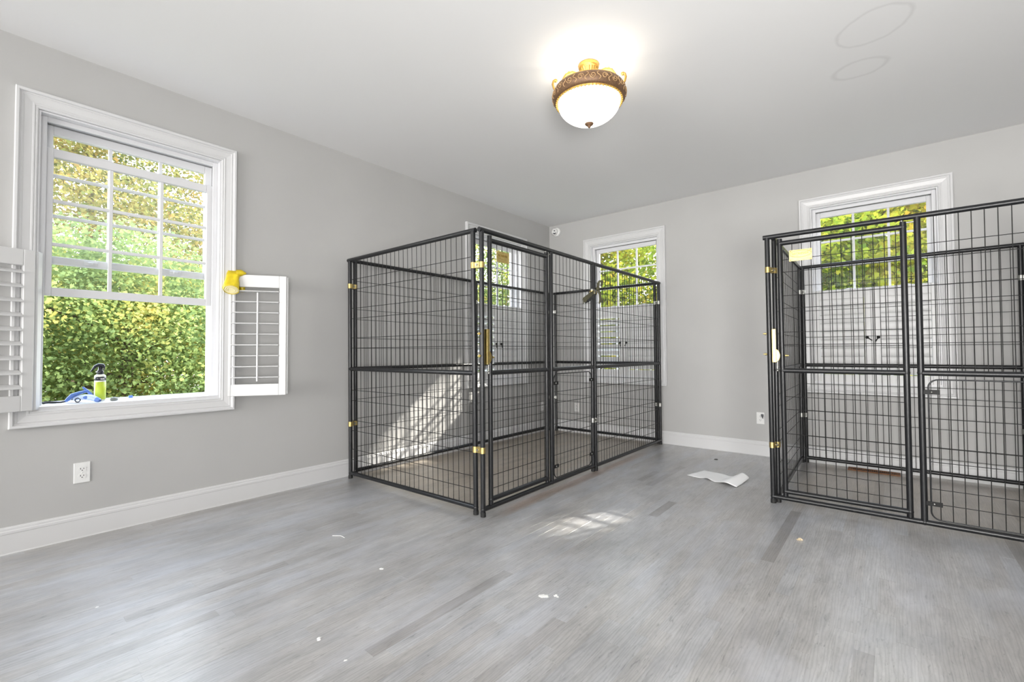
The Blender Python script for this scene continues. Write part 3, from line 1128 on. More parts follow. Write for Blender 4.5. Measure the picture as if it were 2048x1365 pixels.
def gate_panel(root, P):
    FX, G0, G1 = 0.768, 0.074, 0.706
    mb = MB()
    for s in (0, FX, P.L):
        z0 = 0.004 if s != FX else ZB
        mb.tube([P.at(s, z0), P.at(s, ZT - 0.004)], R, 14)
        weld(P, mb, s, ZB)
    mb.tube([P.at(-0.024, ZT), P.at(P.L + 0.022, ZT)], R, 14)
    rails(P, mb, 0, P.L, (ZB,))
    rails(P, mb, FX, P.L, (ZM,))
    weld(P, mb, FX, ZM)
    par = build(mb, 'gate_side_panel', STEEL, root)
    ws = [FX + 0.070 + 0.0506 * k for k in range(20) if FX + 0.070 + 0.0506 * k < P.L - 0.03]
    wires_v(P, par, ws, ZM, ZT)
    wires_h(P, par, FX, P.L, HW_UP)
    feet(P, par, (0, P.L))
    # swing gate
    o = 0.0
    gz0, gz1 = 0.092, 1.762
    mb = MB()
    for s in (G0, G1):
        mb.tube([P.at(s, 0.060), P.at(s, 1.792)], R, 14)
        for z in (gz0, ZM, gz1):
            weld(P, mb, s, z)
    rails(P, mb, G0, G1, (gz0, ZM, gz1))
    gate = build(mb, 'gate', STEEL, root)
    n = 12
    wires_v(P, gate, [G0 + (G1 - G0) * (k + 0.35) / n for k in range(1, n)], gz0, gz1)
    wires_h(P, gate, G0, G1, HW_UP + HW_LO)
    for z0, z1 in ((1.770, 1.800), (0.045, 0.062)):
        mb = MB()
        mb.tube([P.at(G1 - 0.006, z0), P.at(G1 - 0.006, z1)], 0.007, 10)
        mb.tube([P.at(G1, (z0 + z1) / 2), P.at(FX, (z0 + z1) / 2)], 0.005, 8)
        build(mb, 'hinge_pin', STEELG, gate)
    # embossed brass sign
    e = (P.b1 - P.b0).normalized()
    c = P.at(0.1935, 1.668, 0.010)
    B = Matrix(((e.x, 0, P.n.x, c.x), (e.y, 0, P.n.y, c.y), (0, 1, 0, c.z), (0, 0, 0, 1)))
    mb = MB()
    mb.box((-0.0645, -0.0365, -0.001), (0.0645, 0.0365, 0.001), B, 0.0005)
    oval = [(0.060 * math.cos(2 * math.pi * k / 40), 0.009 + 0.0225 * math.sin(2 * math.pi * k / 40)) for k in range(41)]
    mb.tube([B @ Vector((x, y, 0.001)) for x, y in oval], 0.0016, 6, caps=False)
    for x in (-0.056, 0.056):
        for y in (-0.029, 0.029):
            mb.sphere(B @ Vector((x, y, 0.001)), 0.0035, 8, 6)
    sign = build(mb, 'sign_plate', ZINC, gate)
    link('lettering', text_mesh('RETRIEVER', 0.0195, 0.0008, SIGN_TEXT), sign, B @ Matrix.Translation((0, 0.009, 0.0015)))
    # latch: channel on the post, fork on the gate stile, bolts through both
    s = 0.036
    up = Vector((0, 0, 1))
    Bl = lambda s_, z_: Matrix(((e.x, 0, P.n.x, P.at(s_, z_).x), (e.y, 0, P.n.y, P.at(s_, z_).y), (0, 1, 0, z_), (0, 0, 0, 1)))
    mb = MB()
    mb.box((-0.018, -0.110, -0.004), (-0.012, 0.115, 0.026), Bl(s, 1.07), 0.001)
    mb.box((-0.018, -0.110, 0.022), (0.006, 0.115, 0.026), Bl(s, 1.07), 0.001)
    latch = build(mb, 'latch', ZINC, root)
    mb = MB()
    prof = [(0.034 * math.cos(a), 0.045 * math.sin(a)) for a in [math.pi * (k / 12 - 0.5) for k in range(13)]]
    for zo in (-0.004, 0.018):
        vs = [Bl(s, 1.005) @ Vector((x - 0.006, y, zo)) for x, y in prof] + [Bl(s, 1.005) @ Vector((x - 0.006, y, zo + 0.005)) for x, y in prof]
        n = len(prof)
        mb.add(vs, [tuple(range(n)), tuple(range(n, 2 * n))] + [(k, (k + 1) % n, n + (k + 1) % n, n + k) for k in range(n)])
    mb.box((-0.008, -0.046, -0.004), (0.004, -0.036, 0.023), Bl(s, 1.005), 0.001)
    build(mb, 'latch_fork', ZINC, latch)
    mb = MB()
    mb.tube([P.at(0.046, 0.99, 0.012), P.at(0.046, 0.915, 0.012)], 0.004, 8)
    mb.sphere(P.at(0.046, 0.905, 0.012), 0.009, 10, 8)
    build(mb, 'latch_pin', STEELG, latch)
    for ss_, z, sg in ((-R, 1.155, -1), (-R, 1.015, -1), (G0 + R, 1.005, 1)):
        mb = MB()
        mb.tube([P.at(ss_, z), P.at(ss_ + sg * 0.022, z)], 0.0045, 8)
        mb.tube([P.at(ss_ + sg * 0.004, z), P.at(ss_ + sg * 0.012, z)], 0.0085, 6)
        build(mb, 'bolt', ZINC, latch)
    # removable feed door, rounded wire frame clipped under the mid rail
    s0, s1, z0, z1, rc = FX + 0.030, P.L - 0.030, 0.068, 0.868, 0.045
    path = []
    for cx, cz, a0 in ((s1 - rc, z1 - rc, 0), (s0 + rc, z1 - rc, 90), (s0 + rc, z0 + rc, 180), (s1 - rc, z0 + rc, 270)):
        for k in range(7):
            a = math.radians(a0 + 15 * k)
            path.append(P.at(cx + rc * math.cos(a), cz + rc * math.sin(a)))
    path.append(path[0])
    mb = MB()
    mb.tube(path, 0.0042, 8, caps=False)
    door = build(mb, 'feed_door', STEEL, root)
    wires_v(P, door, [q for q in ws if s0 + 0.02 < q < s1 - 0.02], z0, z1)
    wires_h(P, door, s0, s1, HW_LO)
    for q, sg in ((FX, 1), (P.L, -1)):
        for z in (0.797, 0.160):
            c = P.at(q, z, R * 0.6)
            Bc = Matrix(((e.x, 0, P.n.x, c.x), (e.y, 0, P.n.y, c.y), (0, 1, 0, c.z), (0, 0, 0, 1)))
            mb = MB()
            xs = sorted((sg * 0.008, sg * 0.078))
            mb.box((xs[0], -0.013, -0.001), (xs[1], 0.013, 0.003), Bc, 0.0008)
            clip = build(mb, 'clip', IRON, door)
            mb = MB()
            mb.sphere(Bc @ Vector((sg * 0.043, 0, 0.003)), 0.006, 10, 6)
            build(mb, 'rivet', STEELG, clip)
    return par


SIGN_TEXT = mat('sign_lettering', (0.30, 0.21, 0.06), rough=0.4, metal=0.8)


def clamp(root, P, sp, Q, sq, zs, material=None):
    material = material or ZINC
    for z in zs:
        p, q = P.at(sp, z), Q.at(sq, z)
        mb = MB()
        h = 0.019
        for c in (p, q):
            mb.tube([c - Vector((0, 0, h)), c + Vector((0, 0, h))], R + 0.0022, 16)
        d = q - p
        if d.length > 0.001:
            dn = d.normalized()
            nn = Vector((-dn.y, dn.x, 0))
            B = Matrix(((dn.x, nn.x, 0, p.x), (dn.y, nn.y, 0, p.y), (0, 0, 1, p.z), (0, 0, 0, 1)))
            mb.box((0, -0.011, -h), (d.length, 0.011, h), B, 0.002)
            o = build(mb, 'clamp', material, root)
            mb = MB()
            c = (p + q) / 2
            mb.tube([c - nn * 0.026, c + nn * 0.026], 0.0045, 8)
            for sg in (-1, 1):
                mb.tube([c + nn * sg * 0.011, c + nn * sg * 0.019], 0.0088, 6)
            build(mb, 'bolt', STEELG, o)


# corner kennel (panels run so that their right side faces out)
KA = empty('dog_kennel', (0.8, -1.5, 0.0), 'large black wire dog kennel in the room corner, two panels deep', 'kennel', 'black wire dog kennels')
A_left = Panel((0.085, -3.009), (1.487, -2.964), (0.075, -3.018), (1.512, -3.010))
A_gate = Panel((1.552, -2.966), (1.540, -1.566), (1.568, -2.990), (1.543, -1.560))
A_side = Panel((1.548, -1.530), (1.545, -0.074), (1.541, -1.521), (1.538, -0.060))
A_end = Panel((1.492, -0.046), (0.125, -0.050), (1.487, -0.044), (0.118, -0.046))
A_bk2 = Panel((0.046, -0.080), (0.046, -1.480), (0.050, -0.080), (0.052, -1.480))
A_bk1 = Panel((0.046, -1.518), (0.048, -2.940), (0.052, -1.518), (0.064, -2.962))
plain_panel(KA, A_left)
gate_panel(KA, A_gate)
plain_panel(KA, A_side)
plain_panel(KA, A_end)
plain_panel(KA, A_bk2)
plain_panel(KA, A_bk1)
clamp(KA, A_left, A_left.L, A_gate, 0, (1.592, 0.418))
clamp(KA, A_left, 0, A_bk1, A_bk1.L, (1.597, 0.448))
clamp(KA, A_gate, A_gate.L, A_side, 0, (1.567, 0.442), STEELG)
clamp(KA, A_side, A_side.L, A_end, 0, (1.590, 0.440), STEELG)
clamp(KA, A_end, A_end.L, A_bk2, 0, (1.570, 0.440), STEELG)
clamp(KA, A_bk2, A_bk2.L, A_bk1, 0, (1.590, 0.440), STEELG)

# right kennel
KB = empty('dog_kennel', (3.6, -0.8, 0.0), 'black wire dog kennel at right with a floor vent inside', 'kennel', 'black wire dog kennels')
B_gate = Panel((2.912, -1.522), (4.312, -1.515), (2.910, -1.566), (4.314, -1.552))
B_side = Panel((2.893, -0.072), (2.936, -1.484), (2.902, -0.080), (2.938, -1.490))
B_back = Panel((4.300, -0.040), (2.925, -0.038), (4.300, -0.082), (2.925, -0.066))
B_right = Panel((4.335, -1.480), (4.338, -0.062), (4.338, -1.500), (4.338, -0.090))
plain_panel(KB, B_side)
gate_panel(KB, B_gate)
plain_panel(KB, B_back)
plain_panel(KB, B_right)
clamp(KB, B_gate, 0, B_side, B_side.L, (1.592, 0.395))
clamp(KB, B_back, B_back.L, B_side, 0, (1.585, 0.440), STEELG)
clamp(KB, B_back, 0, B_right, B_right.L, (1.570, 0.430), STEELG)
clamp(KB, B_gate, B_gate.L, B_right, 0, (1.592, 0.395))


def ribbon(mb, pts, wdir, w, th=0.0015):
    pts = [Vector(p) for p in pts]
    vs, fs = [], []
    for i, p in enumerate(pts):
        t = (pts[min(i + 1, len(pts) - 1)] - pts[max(i - 1, 0)]).normalized()
        wd = Vector(wdir[i] if isinstance(wdir, list) else wdir)
        wd = (wd - t * wd.dot(t)).normalized()
        nn = t.cross(wd) * th
        ww = wd * (w[i] if isinstance(w, list) else w) / 2
        vs += [p - ww - nn, p + ww - nn, p + ww + nn, p - ww + nn]
    for i in range(len(pts) - 1):
        a, b = 4 * i, 4 * i + 4
        for k in range(4):
            fs.append((a + k, a + (k + 1) % 4, b + (k + 1) % 4, b + k))
    fs += [(0, 1, 2, 3), tuple(4 * (len(pts) - 1) + k for k in range(4))]
    mb.add(vs, fs)


# strap tied round the gate-side posts
zc = 1.558
pA, pB = A_gate.at(A_gate.L, zc), A_side.at(0, zc)
ST = link('strap', None, None, Matrix.Translation(Vector((1.575, -1.55, 1.52))))
tag(ST, 'olive and black strap knotted round the kennel posts', 'strap')
mb = MB()
loop = []
for k in range(25):
    a = 2 * math.pi * k / 24
    c = pA if math.sin(a) < 0 else pB
    loop.append((c.x + 0.0215 * math.cos(a), c.y + 0.0215 * math.sin(a), zc))
ribbon(mb, loop, (0, 0, 1), 0.030)
build(mb, 'band', ZINC, ST)
mb = MB()
ribbon(mb, [(1.572, -1.580, 1.560), (1.592, -1.622, 1.545), (1.602, -1.680, 1.520), (1.600, -1.740, 1.490), (1.590, -1.785, 1.465)], (0, 0.35, 1), [0.034, 0.042, 0.050, 0.048, 0.040])
ribbon(mb, [(1.566, -1.592, 1.545), (1.575, -1.640, 1.510), (1.580, -1.700, 1.475), (1.588, -1.745, 1.462)], (0, 0.5, 1), [0.02, 0.035, 0.04, 0.03])
for k in range(5):
    y = -1.775 - 0.004 * k
    z = 1.452 + 0.009 * k
    mb.tube([(1.590, y, z), (1.592, y - 0.018, z - 0.018 - 0.004 * (k % 3))], 0.0018, 6)
build(mb, 'frayed_end', STRAP, ST)
mb = MB()
ribbon(mb, [(1.576, -1.590, 1.538), (1.597, -1.625, 1.520), (1.606, -1.680, 1.492), (1.604, -1.735, 1.465), (1.594, -1.765, 1.447)], (0, 0.35, 1), [0.012, 0.020, 0.024, 0.022, 0.014])
build(mb, 'black_edge', RUBBER, ST)
mb = MB()
lp = []
for k in range(15):
    a = math.radians(-100 + 300 * k / 14)
    lp.append((1.580 + 0.012 * math.sin(a), -1.492 - 0.030 * math.cos(a) + 0.006, 1.632 + 0.036 * math.sin(a)))
ribbon(mb, lp, (1, 0.5, 0), 0.022)
build(mb, 'bow_loop', STRAP, ST)
mb = MB()
ribbon(mb, [(1.575, -1.520, 1.590), (1.585, -1.500, 1.560), (1.585, -1.486, 1.520), (1.582, -1.470, 1.475)], (1, 0.6, 0), 0.020)
ribbon(mb, [(1.575, -1.520, 1.585), (1.590, -1.512, 1.540), (1.590, -1.505, 1.500), (1.585, -1.508, 1.460)], (1, 0.5, 0), 0.016)
mb.sphere((1.576, -1.522, 1.592), 0.016, 10, 6)
build(mb, 'tail', STRAP, ST)

# ------------------------------------------------------------------ ceiling lamp
LX, LY, DZ = 2.2035, -2.7324, 0.018
LAMP = empty('ceiling_lamp', (LX, LY, 2.363), 'ornate gold semi flush ceiling lamp with lit frosted bowl', 'lamp')
c = (LX, LY, 0)
mb = MB()
mb.lathe([(0.0, 2.74), (0.060, 2.74), (0.062, 2.734), (0.058, 2.728), (0.060, 2.722), (0.056, 2.716), (0.050, 2.712)], c, 40)
mb.lathe([(0.050, 2.712), (0.046, 2.700), (0.040, 2.682), (0.034, 2.664), (0.030, 2.650), (0.024, 2.640), (0.010, 2.634), (0.0, 2.634)], c, 72, flute=(18, 0.06))
build(mb, 'canopy', BRASS, LAMP)
mb = MB()
mb.tube([(LX, LY, 2.64), (LX, LY, 2.52)], 0.008, 10)
build(mb, 'stem', BRASS, LAMP)
for a in (20, 120, 220):
    a = math.radians(a)
    d = Vector((math.cos(a), math.sin(a), 0))
    pt = lambda r, z: Vector((LX, LY, z)) + d * r
    mb = MB()
    mb.tube([pt(0.030, 2.660), pt(0.060, 2.684), pt(0.098, 2.694), pt(0.135, 2.682), pt(0.156, 2.654)], [0.008, 0.009, 0.010, 0.008, 0.004], 10)
    mb.tube([pt(0.056, 2.676), pt(0.082, 2.664), pt(0.110, 2.642), pt(0.150, 2.616), pt(0.194, 2.590)], [0.007, 0.008, 0.007, 0.006, 0.006], 10)
    # leaf blades curling off the arm
    mb.tube([pt(0.110, 2.644), pt(0.132, 2.650), pt(0.156, 2.654)], [0.003, 0.010, 0.002], 8, flat=0.4)
    mb.tube([pt(0.092, 2.692), pt(0.118, 2.696), pt(0.150, 2.672)], [0.003, 0.012, 0.002], 8, flat=0.4)
    # hook rising from the band
    mb.tube([pt(0.196, 2.580), pt(0.207, 2.600), pt(0.214, 2.624), pt(0.209, 2.643), pt(0.198, 2.648)], [0.006, 0.0065, 0.0065, 0.007, 0.009], 10)
    mb.sphere(pt(0.196, 2.646), 0.0105, 10, 8)
    build(mb, 'arm', BRASS, LAMP)
mb = MB()
band = [(r_, z_ + DZ) for r_, z_ in ((0.186, 2.566), (0.198, 2.570), (0.206, 2.565), (0.212, 2.553), (0.216, 2.536), (0.214, 2.522), (0.207, 2.508), (0.196, 2.497))]
mb.lathe(band + [(0.186, 2.500 + DZ), (0.186, 2.566 + DZ)], c, 64)
bandobj = build(mb, 'band', BRONZE, LAMP)
mb = MB()
for k in range(40):
    a0 = 2 * math.pi * k / 20 if k < 20 else 2 * math.pi * (k - 20 + 0.5) / 20
    pts = []
    if k < 20:
        for q in range(12):
            t = q / 11
            ang = 2 * math.pi * 1.4 * t + (k % 2) * math.pi
            rr = 0.018 * (1 - 0.75 * t)
            z = 2.533 + rr * math.sin(ang)
            r = np.interp(z, [2.497, 2.508, 2.522, 2.536, 2.553, 2.565], [0.196, 0.207, 0.214, 0.216, 0.212, 0.206]) + 0.001
            th = a0 + rr * math.cos(ang) / 0.21
            pts.append((LX + r * math.cos(th), LY + r * math.sin(th), z + DZ))
    else:
        for q in range(8):
            t = q / 7
            z = 2.512 + 0.042 * t
            r = np.interp(z, [2.497, 2.508, 2.522, 2.536, 2.553, 2.565], [0.196, 0.207, 0.214, 0.216, 0.212, 0.206]) + 0.001
            th = a0 + 0.05 * math.sin(2 * math.pi * t) * (1 if k % 2 else -1)
            pts.append((LX + r * math.cos(th), LY + r * math.sin(th), z + DZ))
    mb.tube(pts, 0.0024, 6)
build(mb, 'scrollwork', BRONZE_HI, bandobj)
mb = MB()
for z, r, t in ((2.568 + DZ, 0.199, 0.004), (2.497 + DZ, 0.192, 0.0055)):
    mb.tube([(LX + r * math.cos(2 * math.pi * k / 64), LY + r * math.sin(2 * math.pi * k / 64), z) for k in range(65)], t, 8, caps=False)
for k in range(60):
    a = 2 * math.pi * k / 60
    mb.sphere((LX + 0.193 * math.cos(a), LY + 0.193 * math.sin(a), 2.492 + DZ), 0.0062, 6, 4)
build(mb, 'gold_rim', BRASS, LAMP)
mb = MB()
N = 14
bowl = [(0.183 * math.cos(math.radians(90 * q / N)) ** 1.12, 2.515 - 0.130 * math.sin(math.radians(90 * q / N))) for q in range(N)] + [(0.0, 2.385)]
mb.lathe(bowl, c, 56)
build(mb, 'glass_bowl', BOWL, LAMP)
mb = MB()
mb.lathe([(0.0, 2.402), (0.034, 2.402), (0.034, 2.398), (0.027, 2.396), (0.027, 2.390), (0.023, 2.382), (0.015, 2.375), (0.008, 2.372), (0.009, 2.368), (0.006, 2.363), (0.0, 2.362)], c, 40, flute=(12, 0.04))
build(mb, 'finial', BRONZE, LAMP)
bl = bpy.data.lights.new('bulb', 'POINT')
bl.energy = BULB_POWER
bl.color = (1.0, 0.90, 0.76)
bl.shadow_soft_size = 0.05
link('bulb', bl, LAMP, Matrix.Translation((LX + 0.03, LY - 0.02, 2.535)))

# ------------------------------------------------------------------ outlets, security camera, floor vent


def outlet(mapf, u, z, label, group='wall outlets'):
    mb = MB()
    bx(mb, mapf, u - 0.035, u + 0.035, 0.0, 0.006, z - 0.0575, z + 0.0575, 0.002)
    o = build(mb, 'outlet', PLASTIC)
    tag(o, label, 'outlet', group)
    n = Vector(mapf(0, 1, 0))
    e = Vector(mapf(1, 0, 0))
    for dz in (0.0195, -0.0195):
        mb = MB()
        c = Vector(mapf(u, 0.005, z + dz))
        vs0, k = [], 24
        for q in range(k):
            a = 2 * math.pi * q / k
            vs0.append((0.0172 * math.cos(a), max(-0.0135, min(0.0135, 0.0172 * math.sin(a)))))
        vs = [c + e * a + Vector((0, 0, b)) for a, b in vs0] + [c + n * 0.003 + e * a + Vector((0, 0, b)) for a, b in vs0]
        mb.add(vs, [tuple(range(k)), tuple(range(k, 2 * k))] + [(q, (q + 1) % k, k + (q + 1) % k, k + q) for q in range(k)])
        f = build(mb, 'receptacle', PLASTIC, o)
        mb = MB()
        bx(mb, mapf, u - 0.0078, u - 0.0052, 0.0078, 0.0084, z + dz - 0.001, z + dz + 0.0075)
        bx(mb, mapf, u + 0.0052, u + 0.0078, 0.0078, 0.0084, z + dz - 0.000, z + dz + 0.0070)
        cc = Vector(mapf(u, 0.0078, z + dz - 0.0065))
        mb.tube([cc, cc + n * 0.0006], 0.0026, 10)
        build(mb, 'slots', DARK, f)
    mb = MB()
    cc = Vector(mapf(u, 0.006, z))
    mb.sphere(cc, 0.0032, 8, 6)
    build(mb, 'screw', PLASTIC, o)
    return o


outlet(left, -4.637, 0.366, 'white wall outlet below the raised window')
outlet(back, 2.537, 0.369, 'white wall outlet with a black plug between the kennels')
outlet(left, -0.196, 0.325, 'white outlet on left wall inside corner kennel')
outlet(back, 0.415, 0.323, 'white outlet on back wall inside corner kennel')
mb = MB()
bx(mb, back, 2.545, 2.566, 0.0085, 0.028, 0.386, 0.412, 0.004)
mb.tube([(2.556, -0.024, 0.390), (2.560, -0.030, 0.380), (2.562, -0.028, 0.372)], 0.004, 8)
tag(build(mb, 'plug', BLACKP), 'small black plug in the top socket between the kennels', 'plug')

SC = empty('security_camera', (0.125, 0.0, 2.59), 'small white dome security camera high in the room corner', 'camera')
mb = MB()
Mb = Matrix.Rotation(math.pi / 2, 3, 'X')
mb.lathe([(0.0, 0.0), (0.060, 0.0), (0.062, 0.008), (0.060, 0.022), (0.050, 0.034), (0.0, 0.036)], (0.128, -0.001, 2.645), 32, M=Mb)
build(mb, 'base', PLASTIC, SC)
face = Vector((0.45, -0.80, -0.18)).normalized()
ctr = Vector((0.120, -0.048, 2.645))
mb = MB()
mb.sphere(ctr, 0.047, 24, 16)
eye = build(mb, 'eyeball', PLASTIC, SC)
q = face.to_track_quat('Z', 'Y').to_matrix()
mb = MB()
mb.lathe([(0.0, 0.0475), (0.011, 0.0470), (0.012, 0.044)], ctr + Vector((0, 0, 0.006)), 16, M=q)
build(mb, 'lens', BLACKP, eye)
mb = MB()
pts = []
for k in range(9):
    a = math.radians(215 + 110 * k / 8)
    pts.append(ctr + q @ Vector((0.026 * math.cos(a) * 0.85, 0.026 * math.sin(a), 0.040)))
mb.tube(pts, [0.003, 0.005, 0.007, 0.008, 0.008, 0.008, 0.007, 0.005, 0.003], 8)
build(mb, 'sensor_window', BLACKP, eye)

V = empty('floor_vent', (3.413, -0.093, 0.0), 'rusty brown slotted metal floor vent inside the right kennel', 'vent')
vx0, vx1, vy0, vy1 = 3.237, 3.589, -0.152, -0.036
mb = MB()
mb.box((vx0, vy0, 0.0005), (vx1, vy0 + 0.018, 0.008), None, 0.002)
mb.box((vx0, vy1 - 0.018, 0.0005), (vx1, vy1, 0.008), None, 0.002)
mb.box((vx0, vy0 + 0.018, 0.0005), (vx0 + 0.028, vy1 - 0.018, 0.008), None, 0.002)
mb.box((vx1 - 0.028, vy0 + 0.018, 0.0005), (vx1, vy1 - 0.018, 0.008), None, 0.002)
build(mb, 'rim', VENT, V)
mb = MB()
mb.box((vx0 + 0.02, vy0 + 0.01, 0.0003), (vx1 - 0.02, vy1 - 0.01, 0.0012))
build(mb, 'shade_sheet', DARK, V)  # near-black sheet that paints in the shade below the fins
for k in range(23):
    xx = vx0 + 0.034 + k * (vx1 - vx0 - 0.068) / 22
    mb = MB()
    mb.box((xx - 0.0032, vy0 + 0.018, 0.0012), (xx + 0.0032, vy1 - 0.018, 0.0075), None, 0.001)
    build(mb, 'fin', VENT, V)

# ------------------------------------------------------------------ things on the sill of the raised window
SZ = OP0 + 0.026
BT = empty('spray_bottle', (-0.070, -4.556, SZ), 'spray bottle with lime label and black trigger on the windowsill', 'bottle')
bc = (-0.070, -4.556, SZ)
mb = MB()
mb.lathe([(0.0, 0.0), (0.024, 0.0), (0.0265, 0.004), (0.0265, 0.142), (0.025, 0.150), (0.018, 0.155), (0.0135, 0.157), (0.0135, 0.160), (0.0, 0.160)], bc, 32)
body = build(mb, 'bottle_body', BOTTLE, BT)


def shell(mb, r, z0, z1, a0, a1, n=20):
    vs = []
    for k in range(n + 1):
        a = math.radians(a0 + (a1 - a0) * k / n)
        for rr, z in ((r, z0), (r, z1), (r + 0.0005, z1), (r + 0.0005, z0)):
            vs.append((bc[0] + rr * math.cos(a), bc[1] + rr * math.sin(a), bc[2] + z))
    fs = [(4 * k + j, 4 * k + (j + 1) % 4, 4 * k + 4 + (j + 1) % 4, 4 * k + 4 + j) for k in range(n) for j in range(4)]
    mb.add(vs, fs, True)


mb = MB()
shell(mb, 0.0266, 0.008, 0.112, -62, 75)
build(mb, 'lime_label', LIME, body)
mb = MB()
shell(mb, 0.0266, 0.120, 0.142, -100, 90)
build(mb, 'black_label_band', BLACKP, body)
mb = MB()
shell(mb, 0.0272, 0.126, 0.133, -5, 35)
shell(mb, 0.0267, 0.113, 0.118, -5, 60)
build(mb, 'label_print', PLASTIC, body)
X0, Y0, Z0 = bc
mb = MB()
mb.lathe([(0.0, 0.156), (0.0165, 0.156), (0.0165, 0.176), (0.011, 0.180), (0.009, 0.200), (0.0, 0.200)], bc, 20)
mb.tube([(X0, Y0 + 0.016, Z0 + 0.196), (X0, Y0 + 0.010, Z0 + 0.209), (X0, Y0 - 0.008, Z0 + 0.212), (X0 + 0.004, Y0 - 0.024, Z0 + 0.203), (X0 + 0.008, Y0 - 0.034, Z0 + 0.187), (X0 + 0.010, Y0 - 0.044, Z0 + 0.172)],
        [0.009, 0.011, 0.010, 0.008, 0.0055, 0.003], 12)
head = build(mb, 'spray_head', BLACKP, BT)
mb = MB()
mb.tube([(X0, Y0 + 0.014, Z0 + 0.200), (X0, Y0 + 0.019, Z0 + 0.190), (X0, Y0 + 0.014, Z0 + 0.180)], [0.005, 0.004, 0.003], 8)
build(mb, 'nozzle', BLACKP, head)

TL = empty('hand_tool', (-0.06, -4.63, SZ), 'blue and pale blue plastic hand tool lying on the windowsill', 'tool')
mb = MB()
mb.tube([(-0.072, -4.702, SZ + 0.008), (-0.066, -4.690, SZ + 0.022), (-0.062, -4.676, SZ + 0.040), (-0.060, -4.645, SZ + 0.053), (-0.060, -4.612, SZ + 0.062)], [0.007, 0.011, 0.012, 0.009, 0.007], 12)
build(mb, 'blue_bar', BLUE, TL)
mb = MB()
mb.tube([(-0.070, -4.632, SZ + 0.086), (-0.066, -4.618, SZ + 0.068), (-0.058, -4.600, SZ + 0.046), (-0.048, -4.594, SZ + 0.030)], [0.004, 0.007, 0.008, 0.009], 12)
build(mb, 'blue_lever', BLUE, TL)
mb = MB()
mb.tube([(-0.066, -4.672, SZ + 0.018), (-0.058, -4.650, SZ + 0.026), (-0.048, -4.625, SZ + 0.028), (-0.034, -4.600, SZ + 0.024), (-0.018, -4.582, SZ + 0.014), (-0.004, -4.572, SZ + 0.009)],
        [0.008, 0.014, 0.016, 0.017, 0.015, 0.010], 14)
tb = build(mb, 'pale_body', PALEBLUE, TL)
mb = MB()
mb.tube([(-0.012, -4.577, SZ + 0.011), (0.000, -4.570, SZ + 0.008), (0.008, -4.566, SZ + 0.006)], [0.0145, 0.012, 0.007], 14)
mb.sphere((-0.034, -4.618, SZ + 0.026), 0.013, 12, 8, sc=(0.7, 1.3, 0.8))
build(mb, 'blue_cap', BLUE, tb)
mb = MB()
ring = [(-0.045, -4.655 + 0.011 * math.cos(2 * math.pi * k / 20), SZ + 0.013 + 0.011 * math.sin(2 * math.pi * k / 20)) for k in range(21)]
mb.tube(ring, 0.0028, 8, caps=False)
build(mb, 'wheel', BLACKP, TL)
mb = MB()
mb.tube([(-0.060, -4.795, SZ + 0.004), (-0.066, -4.770, SZ + 0.010), (-0.074, -4.748, SZ + 0.006), (-0.076, -4.722, SZ + 0.004), (-0.072, -4.702, SZ + 0.007)], 0.0045, 8)
mb.tube([(-0.100, -4.800, SZ + 0.005), (-0.094, -4.770, SZ + 0.006), (-0.078, -4.738, SZ + 0.005)], 0.0055, 8)
build(mb, 'cord', RUBBER, TL)
mb = MB()
mb.lathe([(0.0, 0.018), (0.010, 0.017), (0.016, 0.012), (0.019, 0.005), (0.019, 0.0), (0.0, 0.0)], (-0.055, -4.494, SZ), 24)
tag(build(mb, 'rubber_dome', mat('grey_rubber', (0.22, 0.23, 0.20), rough=0.6)), 'small grey rubber dome beside the spray bottle on windowsill', 'rubber dome')
mb = MB()
mb.box((-0.1345, -4.412, SZ), (-0.126, -4.392, SZ + 0.016), None, 0.002)
tag(build(mb, 'blue_tab', BLUE), 'tiny blue plastic tab at back of the windowsill', 'tab')
mb = MB()
mb.box((-0.118, -4.563, SZ), (-0.102, -4.551, SZ + 0.004), None, 0.001)
for dy in (-0.018, 0.014):
    mb.tube([(-0.030, -4.380 + dy, SZ - 0.006), (-0.030, -4.380 + dy, SZ - 0.0015)], 0.004, 8)
mb.box((-0.036, -4.412, SZ - 0.006), (-0.022, -4.352, SZ - 0.002), None, 0.001)
tag(build(mb, 'strike_plate', PLASTIC), 'small white strike plate screwed to the sill of raised window', 'strike plate')

